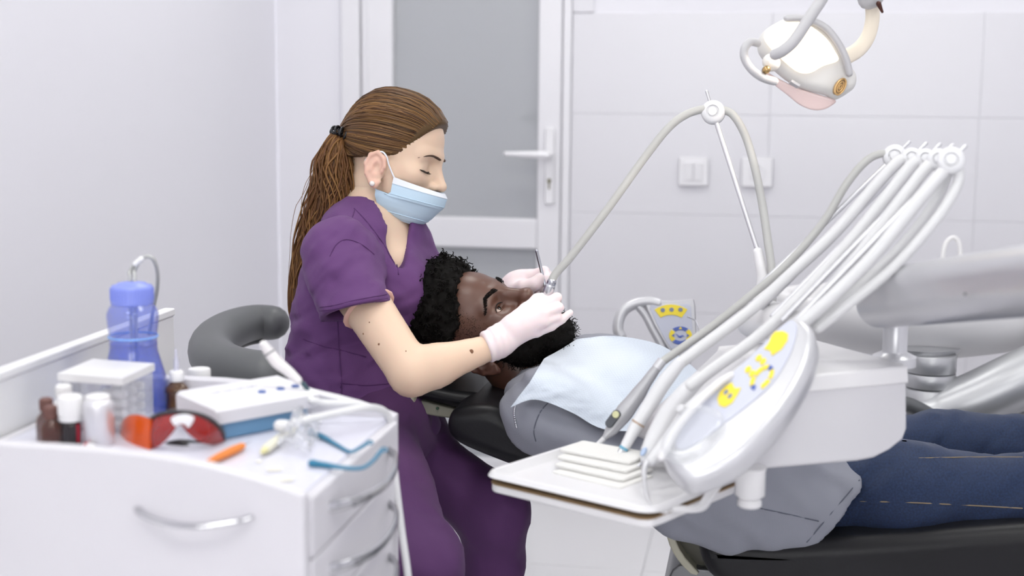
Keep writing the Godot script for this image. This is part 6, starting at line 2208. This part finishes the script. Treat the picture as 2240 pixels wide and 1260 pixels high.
func dentist_mask(t: Node3D, hxf: Transform3D, hf: Field) -> void:
	var blue := mat("mask_blue", hexc("c4dcee"), 0.8)
	var white := mat("mask_white", hexc("e8ecf4"), 0.8)
	var defs := [[0.030, -0.037, 0.0665, 0.111, -0.0475], [0.030, -0.050, 0.067, 0.118, -0.056], [0.030, -0.066, 0.066, 0.117, -0.070], [0.024, -0.0735, 0.066, 0.114, -0.0775], [0.000, -0.0665, 0.067, 0.113, -0.079], [0.000, -0.078, 0.064, 0.106, -0.088], [0.006, -0.094, 0.057, 0.098, -0.100], [0.022, -0.108, 0.046, 0.086, -0.112], [0.036, -0.113, 0.036, 0.072, -0.118]]
	var rows := []
	for d in defs:
		var line := []
		for s in 25:
			var u := s / 12.0 - 1.0
			var x: float = d[2] * signf(u) * pow(absf(sin(u * PI * 0.5)), 0.85)
			var k := cos(u * PI * 0.5)
			line.append(hxf * Vector3(x, lerpf(d[1], d[4], pow(k, 0.8)), lerpf(d[0], d[3], pow(k, 0.85))))
		rows.append(line)
	var fine := []
	for a in rows.size() - 1:
		for s in 3:
			var line := []
			for c in 25:
				line.append(rows[a][c].lerp(rows[a + 1][c], s / 3.0))
			fine.append(line)
	fine.append(rows[rows.size() - 1])
	var mb := MB.new()
	sheet(mb, fine, 0.0012, hxf.basis.z)
	var m := part("mask", mb.done(), blue, t)
	var band := []
	for s in 4:
		var line := []
		for c in 25:
			var out: Vector3 = (rows[0][c] - hxf * Vector3(0, -0.05, 0.02)).normalized()
			line.append(rows[0][c].lerp(rows[1][c], s / 3.0 * 0.95) + out * 0.0012)
		band.append(line)
	mb = MB.new()
	sheet(mb, band, 0.0012, hxf.basis.z)
	part("mask_edge", mb.done(), white, m)
	for r in [[2, 0.35], [6, 0.5]]:
		var crease := []
		for c in 25:
			var p: Vector3 = rows[r[0]][c].lerp(rows[r[0] + 1][c], r[1])
			crease.append(p + (p - hxf * Vector3(0, -0.07, 0.02)).normalized() * 0.001)
		part("pleat", tube_mesh(crease, 0.0009, 5), blue, m)
	var side := 1.0
	var loop := spline([rows[0][24], hxf * Vector3(0.073, -0.018, 0.018), hxf * Vector3(0.079, -0.001, 0.010), hxf * Vector3(0.080, 0.003, -0.004), hxf * Vector3(0.074, -0.02, -0.030), hxf * Vector3(0.074, -0.052, -0.012), hxf * Vector3(0.073, -0.062, -0.004), rows[4][24]], 6)
	part("ear_loop", tube_mesh(loop, 0.0016, 7), white, m)

func build_patient() -> void:
	var Xc := cam_xf.basis.x
	var Yc := cam_xf.basis.y
	var Zc := cam_xf.basis.z
	var base := P(1600, 1000, 2.6)
	var t := thing("person", "patient lying back in grey shirt and blue jeans with curly black hair and beard", "person", Vector3(base.x, 0.5, base.z))
	var tilt := deg_to_rad(30.0)
	var al := deg_to_rad(32.0)
	var f0 := Xc * sin(tilt) + Yc * cos(tilt)
	var up := -Xc * cos(tilt) + Yc * sin(tilt)
	var hz := f0 * cos(al) + Zc * sin(al)
	var near := Zc * cos(al) - f0 * sin(al)
	var hxf := Transform3D(Basis(near, up, hz), P(1060, 718, 2.60))

	# ---- body
	var sh_n := P(1195, 905, 2.43)
	var sh_f := P(1215, 835, 2.83)
	var el_n := P(1490, 1078, 2.385)
	var wr_n := P(1720, 1030, 2.42)
	var el_f := P(1500, 980, 2.86)
	var wr_f := P(1720, 980, 2.72)
	var ch := P(1390, 928, 2.63)
	var be := P(1500, 985, 2.62)
	var pe := P(1740, 1075, 2.60)
	var hip_n := P(1765, 1085, 2.47)
	var hip_f := P(1800, 1040, 2.72)
	var kn_n := P(2330, 1080, 2.36)
	var kn_f := P(2330, 985, 2.72)
	var an_n := P(2830, 1085, 2.28)
	var an_f := P(2830, 1010, 2.66)
	var nt := (Xc * 0.374 + Yc * 0.927).normalized()
	var bx := span_of([sh_n, sh_f, el_n, el_f, pe, P(1100, 780, 2.6), kn_n, kn_f], 0.13)
	var f := Field.new(bx[0], bx[1], 0.011)
	f.cap(hxf * Vector3(0, -0.06, -0.025), P(1185, 865, 2.635), 0.058, 0.062, 0.03)
	f.cap(ch, be, 0.17, 0.15, 0.05, false, nt, 0.52)
	f.cap(be, pe, 0.15, 0.11, 0.05, false, nt, 0.52)
	f.cap(sh_n, sh_f, 0.055, 0.055, 0.04)
	for a in [[sh_n, el_n, wr_n], [sh_f, el_f, wr_f]]:
		f.cap(a[0], a[1], 0.045, 0.036, 0.02)
		f.cap(a[1], a[2], 0.036, 0.026, 0.02)
	f.cap(hip_n + Zc * -0.04, kn_n, 0.05, 0.045, 0.04)
	f.cap(hip_f, kn_f, 0.05, 0.045, 0.04)
	var tone := lin("5c3f33")
	var mb := MB.new()
	mb.colored = true
	mb.col = tone
	f.to(mb)
	var hf := head_field("patient")
	var lipc := lin("6d3f3a")
	hf.to(mb, func(p: Vector3) -> Color:
		var c := tone
		if p.z > 0.07 and p.y < -0.056 and p.y > -0.086 and absf(p.x) < 0.026:
			c = lipc
		return c, hxf)
	part("body", mb.done(), skin_mat("dark_skin", 0.38), t)

	# eyes
	var eye_m := mat("eye", Color.WHITE, 0.12)
	eye_m.vertex_color_use_as_albedo = true
	for s in [-1.0, 1.0]:
		mb = MB.new()
		mb.colored = true
		var ec := Vector3(s * 0.031, -0.0055, 0.0635)
		var look := Vector3(0.0, 0.10, 1.0).normalized()
		for a in 17:
			for b in 24:
				var th := PI * a / 16.0
				var ph := TAU * b / 24.0
				var lx := axis_at(Vector3.ZERO, look)
				var d := lx.basis * Vector3(sin(th) * cos(ph), cos(th), sin(th) * sin(ph))
				mb.col = lin("0a0707") if th < 0.24 else lin("3a2115") if th < 0.56 else lin("c4b2a6")
				mb.vert(hxf * (ec + d * 0.0125), (hxf.basis * d).normalized())
		for a in 16:
			for b in 24:
				var b2 := (b + 1) % 24
				mb.quad(a * 24 + b, a * 24 + b2, (a + 1) * 24 + b2, (a + 1) * 24 + b)
		part("eye", mb.done(), eye_m, t)
		var lp := []
		for q in [[0.0165, -0.005], [0.023, 0.0002], [0.031, 0.0018], [0.040, 0.0002], [0.0475, -0.005]]:
			lp.append(hxf * surf(hf, s * q[0], q[1], 0.0004))
		part("eyelashes", tube_mesh(spline(lp, 4), spline_f([0.0005, 0.001, 0.0012, 0.001, 0.0005], 4), 6), mat("lash_black", hexc("120e0d"), 0.8), t)
	# curls: brows, hair, beard
	var black := mat("curl_black", hexc("0e0c0b"), 0.75, 0.0, 0.25)
	for s in [-1.0, 1.0]:
		mb = MB.new()
		rng.seed = 77
		for n in 340:
			var u := rng.randf()
			var x := lerpf(0.013, 0.057, u)
			var y := 0.017 + 0.008 * sin(u * PI * 0.75) - 0.012 * maxf(u - 0.55, 0.0) / 0.45 + rng.randf_range(-0.0046, 0.0046) * (1.0 - 0.55 * u)
			var p := surf(hf, s * x, y, 0.0002)
			tube(mb, [hxf * p, hxf * (p + Vector3(s * 0.003, 0.0012, 0.0008)), hxf * (p + Vector3(s * 0.006, 0.0012, 0.0004))], 0.00030, 4, false)
		part("eyebrow", mb.done(), black, t)
	# short clipped hairs on the temples and along the jaw
	mb = MB.new()
	rng.seed = 41
	for n in 2600:
		var on_jaw := n % 2 == 0
		var y := rng.randf_range(-0.09, -0.02) if on_jaw else rng.randf_range(-0.02, 0.062)
		var z := rng.randf_range(-0.005, 0.05) if on_jaw else rng.randf_range(-0.01, 0.052)
		if not on_jaw and rng.randf() < z / 0.07:
			continue
		var hit := hf.meet(Vector3(0.1, y, z), Vector3(-1, 0, 0), 0.0, 0.08)
		if hit < 0.0 or (hit < 0.028 and y < 0.01 and z < 0.004):
			continue
		var p := Vector3(0.1 - hit, y, z)
		tube(mb, [hxf * p, hxf * (p + Vector3(0.0014, rng.randf_range(-0.0016, 0.0016), rng.randf_range(-0.0016, 0.0016)))], 0.00035, 4, false)
	part("clipped_hair", mb.done(), black, t)
	# hair mass
	var nz := FastNoiseLite.new()
	nz.seed = 3
	nz.frequency = 1.0
	var hh := Field.new(Vector3(-0.125, -0.09, -0.16), Vector3(0.125, 0.185, 0.125), 0.005)
	hh.ball(Vector3(0, 0.052, -0.028), Basis.IDENTITY, Vector3(0.090, 0.096, 0.108), 0.02)
	hh.ball(Vector3(0, 0.105, 0.015), Basis.IDENTITY, Vector3(0.074, 0.050, 0.068), 0.03)
	hh.trim(Vector3(0, 0.054, 0.066), Vector3(0, -0.98, 0.18).normalized())
	hh.trim(Vector3(0, 0.012, -0.010), Vector3(0, -0.75, 0.66).normalized())
	hh.bend(func(p: Vector3) -> float:
		return (absf(nz.get_noise_3d(p.x * 38.0, p.y * 38.0, p.z * 38.0)) - 0.1) * 0.022 + nz.get_noise_3d(p.x * 90.0, p.y * 90.0, p.z * 90.0) * 0.006, 4.0)
	mb = MB.new()
	hh.to(mb, null, hxf)
	# loose coils standing on the hair
	rng.seed = 19
	var made := 0
	while made < 900:
		var d := Vector3(rng.randf_range(-1, 1), rng.randf_range(-1, 1), rng.randf_range(-1, 1))
		if d.length() > 1.0 or d.length() < 0.2:
			continue
		d = d.normalized()
		var c0 := Vector3(0, 0.05, -0.02)
		var hit := 0.05
		while hh.sample(c0 + d * hit) < 0.0 and hit < 0.16:
			hit += 0.003
		var q := c0 + d * hit
		if (q - Vector3(0, 0.054, 0.066)).dot(Vector3(0, -0.98, 0.18).normalized()) > 0.003 or (q - Vector3(0, 0.012, -0.010)).dot(Vector3(0, -0.75, 0.66).normalized()) > 0.003 or hit < 0.055:
			continue
		made += 1
		var xf := axis_at(q - d * 0.004, (d + Vector3(rng.randf_range(-0.5, 0.5), rng.randf_range(-0.5, 0.5), rng.randf_range(-0.5, 0.5))).normalized())
		var pts := []
		var ph := rng.randf() * TAU
		var rad := rng.randf_range(0.002, 0.0042)
		var hgt := rng.randf_range(0.006, 0.016)
		for s in 12:
			var u := s / 11.0
			pts.append(hxf * (xf * Vector3(cos(ph + u * 9.0) * rad, u * hgt, sin(ph + u * 9.0) * rad)))
		tube(mb, pts, rng.randf_range(0.0007, 0.0013), 4, false)
	part("hair", mb.done(), black, t)
	# beard
	var bf := Field.new(Vector3(-0.085, -0.165, -0.04), Vector3(0.085, -0.03, 0.125), 0.0045)
	bf.ball(Vector3(0, -0.083, 0.033), Basis.IDENTITY, Vector3(0.061, 0.036, 0.058), 0.02)
	bf.ball(Vector3(0, -0.116, 0.068), Basis.IDENTITY, Vector3(0.040, 0.034, 0.036), 0.025)
	for s in [-1.0, 1.0]:
		bf.cap(Vector3(s * 0.058, -0.045, 0.004), Vector3(s * 0.050, -0.090, 0.035), 0.011, 0.018, 0.02)
	bf.bend(func(p: Vector3) -> float:
		return (absf(nz.get_noise_3d(p.x * 60.0, p.y * 60.0, p.z * 60.0)) - 0.12) * 0.012)
	bf.ball(Vector3(0, -0.060, 0.105), Basis.IDENTITY, Vector3(0.036, 0.030, 0.05), 0.01, true)
	mb = MB.new()
	bf.to(mb, null, hxf)
	made = 0
	rng.seed = 23
	while made < 900:
		var d := Vector3(rng.randf_range(-1, 1), rng.randf_range(-1, 0.4), rng.randf_range(-0.7, 1))
		if d.length() > 1.0 or d.length() < 0.2:
			continue
		d = d.normalized()
		var c0 := Vector3(0, -0.09, 0.04)
		var hit := 0.02
		while bf.sample(c0 + d * hit) < 0.0 and hit < 0.1:
			hit += 0.0025
		if hit < 0.024:
			made += 1
			continue
		made += 1
		var q := c0 + d * hit
		var xf := axis_at(q - d * 0.002, (d + Vector3(rng.randf_range(-0.6, 0.6), rng.randf_range(-0.9, 0.1), rng.randf_range(-0.4, 0.6))).normalized())
		var pts := []
		var ph := rng.randf() * TAU
		var rad := rng.randf_range(0.001, 0.0026)
		var hgt := rng.randf_range(0.005, 0.015)
		for s in 9:
			var u := s / 8.0
			pts.append(hxf * (xf * Vector3(cos(ph + u * 7.0) * rad, u * hgt, sin(ph + u * 7.0) * rad)))
		tube(mb, pts, 0.0005, 4, false)
	part("beard", mb.done(), black, t)

	# ---- shirt
	var shirt_m := cloth_mat("shirt_grey", hexc("8f919c"), 70.0)
	bx = span_of([P(1110, 830, 2.45), P(1250, 760, 2.86), P(1985, 930, 2.85), P(1770, 1210, 2.34), P(1480, 1150, 2.33), P(1200, 1000, 2.35)], 0.05)
	var sf := Field.new(bx[0], bx[1], 0.0085)
	var ta := (be - ch).normalized()
	sf.ball(P(1345, 862, 2.66), Basis(ta, nt, ta.cross(nt)), Vector3(0.155, 0.105, 0.195), 0.04)
	sf.cap(ch, be, 0.205, 0.198, 0.05, false, nt, 0.56)
	sf.cap(be, pe, 0.198, 0.205, 0.05, false, nt, 0.54)
	sf.cap(pe, P(2000, 1085, 2.59), 0.205, 0.2, 0.05, false, nt, 0.5)
	sf.cap(sh_n, sh_f, 0.072, 0.07, 0.05)
	sf.cap(P(1180, 880, 2.52), P(1195, 850, 2.76), 0.038, 0.036, 0.04)
	sf.cap(sh_n + Xc * 0.01, el_n, 0.067, 0.062, 0.035)
	sf.cap(el_n, wr_n, 0.062, 0.05, 0.03)
	sf.cap(sh_f, el_f, 0.066, 0.06, 0.035)
	sf.cap(el_f, wr_f, 0.06, 0.05, 0.03)
	var soft := FastNoiseLite.new()
	soft.seed = 12
	soft.frequency = 1.0
	soft.fractal_octaves = 2
	# tail lying on the seat
	sf.cap(P(1600, 1130, 2.40), P(1850, 1140, 2.405), 0.058, 0.056, 0.05)
	sf.bend(func(p: Vector3) -> float:
		var along := p.x * 0.8 - p.y * 0.6
		var across := p.x * 0.6 + p.y * 0.8
		var d := soft.get_noise_3d(across * 13.0, along * 3.5, p.z * 5.0) * 0.013
		d += (0.4 - absf(soft.get_noise_3d(across * 9.0 + 4.0, along * 2.5, p.z * 6.0))) * 0.014
		d += nz.get_noise_3d(p.x * 30.0, p.y * 30.0, p.z * 30.0) * 0.0012
		return d)
	var hem := (P(1770, 1195, 2.4) - P(1962, 962, 2.4)).normalized()
	var hn := hem.cross(Zc).normalized()
	if hn.dot(Xc) < 0.0:
		hn = -hn
	sf.trim(P(1866, 1078, 2.4), hn)
	sf.cap(hxf * Vector3(0, -0.08, -0.02), P(1195, 848, 2.635), 0.066, 0.07, 0.006, true)
	sf.cap(P(1100, 780, 2.50), P(1158, 810, 2.46), 0.052, 0.040, 0.012, true)
	mb = MB.new()
	sf.to(mb)
	var shirt := part("shirt", mb.done(), shirt_m, t)
	# collar
	var col_f := Field.new(P(1090, 900, 2.62) - Vector3(0.12, 0.06, 0.2), P(1180, 800, 2.62) + Vector3(0.12, 0.08, 0.2), 0.006)
	col_f.cap(P(1136, 858, 2.50), P(1158, 838, 2.50), 0.026, 0.022, 0.02)
	col_f.cap(P(1140, 870, 2.48), P(1150, 846, 2.60), 0.022, 0.02, 0.02)
	mb = MB.new()
	col_f.to(mb)
	part("collar", mb.done(), shirt_m, shirt)
	var stitch := mat("shirt_stitch", hexc("5c5f6c"), 0.9)
	for q in [[[1198, 882], [1180, 905], [1168, 940], [1172, 965]], [[1664, 1112], [1720, 1124], [1790, 1140]], [[1945, 972], [1880, 1050], [1765, 1186]]]:
		var line := trail(sf, q, 2.2, 2.9, 0.0015)
		if line.size() > 3:
			part("stitching", tube_mesh(line, 0.0011, 5), stitch, shirt)

	# ---- jeans
	var jean_m := cloth_mat("denim", hexc("ffffff"), 80.0)
	jean_m.albedo_texture = noise_tex(512, 0.06, hexc("141f38"), hexc("22385e"), 6, 5)
	jean_m.uv1_scale = Vector3(7, 7, 7)
	bx = span_of([P(1700, 960, 2.86), P(2640, 900, 2.9), P(2640, 1200, 2.2), P(1700, 1200, 2.36)], 0.05)
	var jf := Field.new(bx[0], bx[1], 0.009)
	jf.cap(P(1730, 1080, 2.52), P(1760, 1055, 2.70), 0.07, 0.07, 0.05)
	jf.cap(P(1740, 1088, 2.52), P(1830, 1088, 2.50), 0.07, 0.076, 0.05)
	jf.cap(P(1800, 1085, 2.50), P(1850, 1055, 2.72), 0.075, 0.08, 0.05)
	jf.cap(P(1820, 1088, 2.50), P(1975, 1082, 2.44), 0.076, 0.084, 0.04)
	jf.cap(P(1975, 1082, 2.44), P(2260, 1082, 2.38), 0.084, 0.058, 0.04)
	jf.cap(P(2260, 1082, 2.38), P(2660, 1075, 2.32), 0.058, 0.056, 0.04)
	jf.cap(P(1850, 1010, 2.72), P(2060, 988, 2.74), 0.078, 0.072, 0.04)
	jf.cap(P(2060, 988, 2.74), P(2660, 985, 2.70), 0.072, 0.06, 0.04)
	jf.bend(func(p: Vector3) -> float:
		return (0.4 - absf(nz.get_noise_3d(p.x * 15.0 - p.y * 14.0, p.y * 5.0, p.z * 5.0))) * 0.011 + nz.get_noise_3d(p.x * 20.0, p.y * 20.0, p.z * 20.0) * 0.003)
	mb = MB.new()
	jf.to(mb)
	var jeans := part("jeans", mb.done(), jean_m, t)
	var thread := mat("denim_thread", hexc("8a7a62"), 0.9)
	for q in [[[1850, 1096], [1980, 1099], [2110, 1105], [2236, 1112]], [[1800, 1164], [1850, 1168], [1900, 1178]], [[2010, 1002], [2120, 1000], [2236, 1000]]]:
		var line := trail(jf, q, 2.1, 2.9, 0.0012)
		if line.size() > 3:
			part("stitching", tube_mesh(line, 0.0011, 5), thread, jeans)

	# ---- bib laid over the chest
	var bib_t := thing("dental_bib", "pale blue paper bib creased across the patient's chest", "bib", P(1300, 830, 2.5))
	var grid := [[[1262, 742], [1330, 735], [1395, 742], [1450, 758], [1500, 790], [1545, 830]], [[1228, 764], [1305, 772], [1385, 790], [1450, 812], [1510, 840], [1555, 872]], [[1190, 785], [1260, 815], [1345, 838], [1430, 862], [1500, 890], [1550, 915]], [[1158, 838], [1225, 850], [1310, 880], [1400, 910], [1480, 930], [1540, 945]], [[1117, 891], [1172, 874], [1250, 902], [1318, 938], [1420, 946], [1520, 965]]]
	var cols := []
	for r in grid:
		cols.append(curve2(r, 8, false))
	var rows := []
	for s in range(0, 4 * 7 + 1):
		var a: int = min(s / 7, 3)
		var u := (s - a * 7) / 7.0
		var line := []
		for c in cols[0].size():
			var p: Vector2 = cols[a][c].lerp(cols[a + 1][c], u)
			var guess := lerpf(2.72, 2.41, s / 28.0)
			var r := ray(p.x, p.y)
			var tt := sf.meet(cam_xf.origin, r, 2.2, 2.9)
			var th := hf_meet(bf, hxf, r)
			if tt < 0.0:
				tt = guess
			line.append(tt)
		rows.append(line)
	# ease the cloth over the body
	for it in 6:
		var nxt := []
		for a in rows.size():
			var line := []
			for c in rows[0].size():
				var s := 0.0
				var n := 0
				for e in [[-1, 0], [1, 0], [0, -1], [0, 1], [0, 0]]:
					var aa: int = a + e[0]
					var cc: int = c + e[1]
					if aa >= 0 and aa < rows.size() and cc >= 0 and cc < rows[0].size():
						s += rows[aa][cc]
						n += 1
				line.append(minf(s / n, rows[a][c] + 0.002))
			nxt.append(line)
		rows = nxt
	var pts3 := []
	for s in rows.size():
		var a: int = min(s / 7, 3)
		var u := (s - a * 7) / 7.0
		var line := []
		for c in rows[0].size():
			var p: Vector2 = cols[a][c].lerp(cols[a + 1][c], u)
			var crease := 0.0
			crease += 0.009 * (1.0 - absf(fposmod(c / 13.0 + s * 0.012, 2.0) - 1.0))
			crease += 0.007 * absf(fposmod(s / 9.5 + c * 0.01, 2.0) - 1.0)
			crease += nz.get_noise_2d(c * 0.22, s * 0.22) * 0.004
			line.append(P(p.x, p.y, rows[s][c] - 0.021 - crease))
		pts3.append(line)
	mb = MB.new()
	sheet(mb, pts3, 0.0012, Zc)
	var bib_m := cloth_mat("bib_blue", hexc("d3dce9"), 40.0, 0.9)
	part("sheet", mb.done(), bib_m, bib_t)
	mb = MB.new()
	var beads := curve2([[1140, 868], [1129, 884], [1125, 905], [1130, 935]], 7, false)
	for b in beads:
		var p := on_field(sf, b.x, b.y, 2.2, 2.9, 0.002, 2.42)
		lathe(mb, Transform3D(Basis.IDENTITY, p), smooth2([[0.0, -0.0022], [0.0016, -0.0015], [0.0022, 0.0], [0.0016, 0.0015], [0.0, 0.0022]], 2), 10)
	part("ball_chain", mb.done(), mat("steel", hexc("b9bac0"), 0.25, 1.0), bib_t)

func hf_meet(f: Field, xf: Transform3D, r: Vector3) -> float:
	var inv := xf.affine_inverse()
	return f.meet(inv * cam_xf.origin, inv.basis * r, 2.3, 2.75)
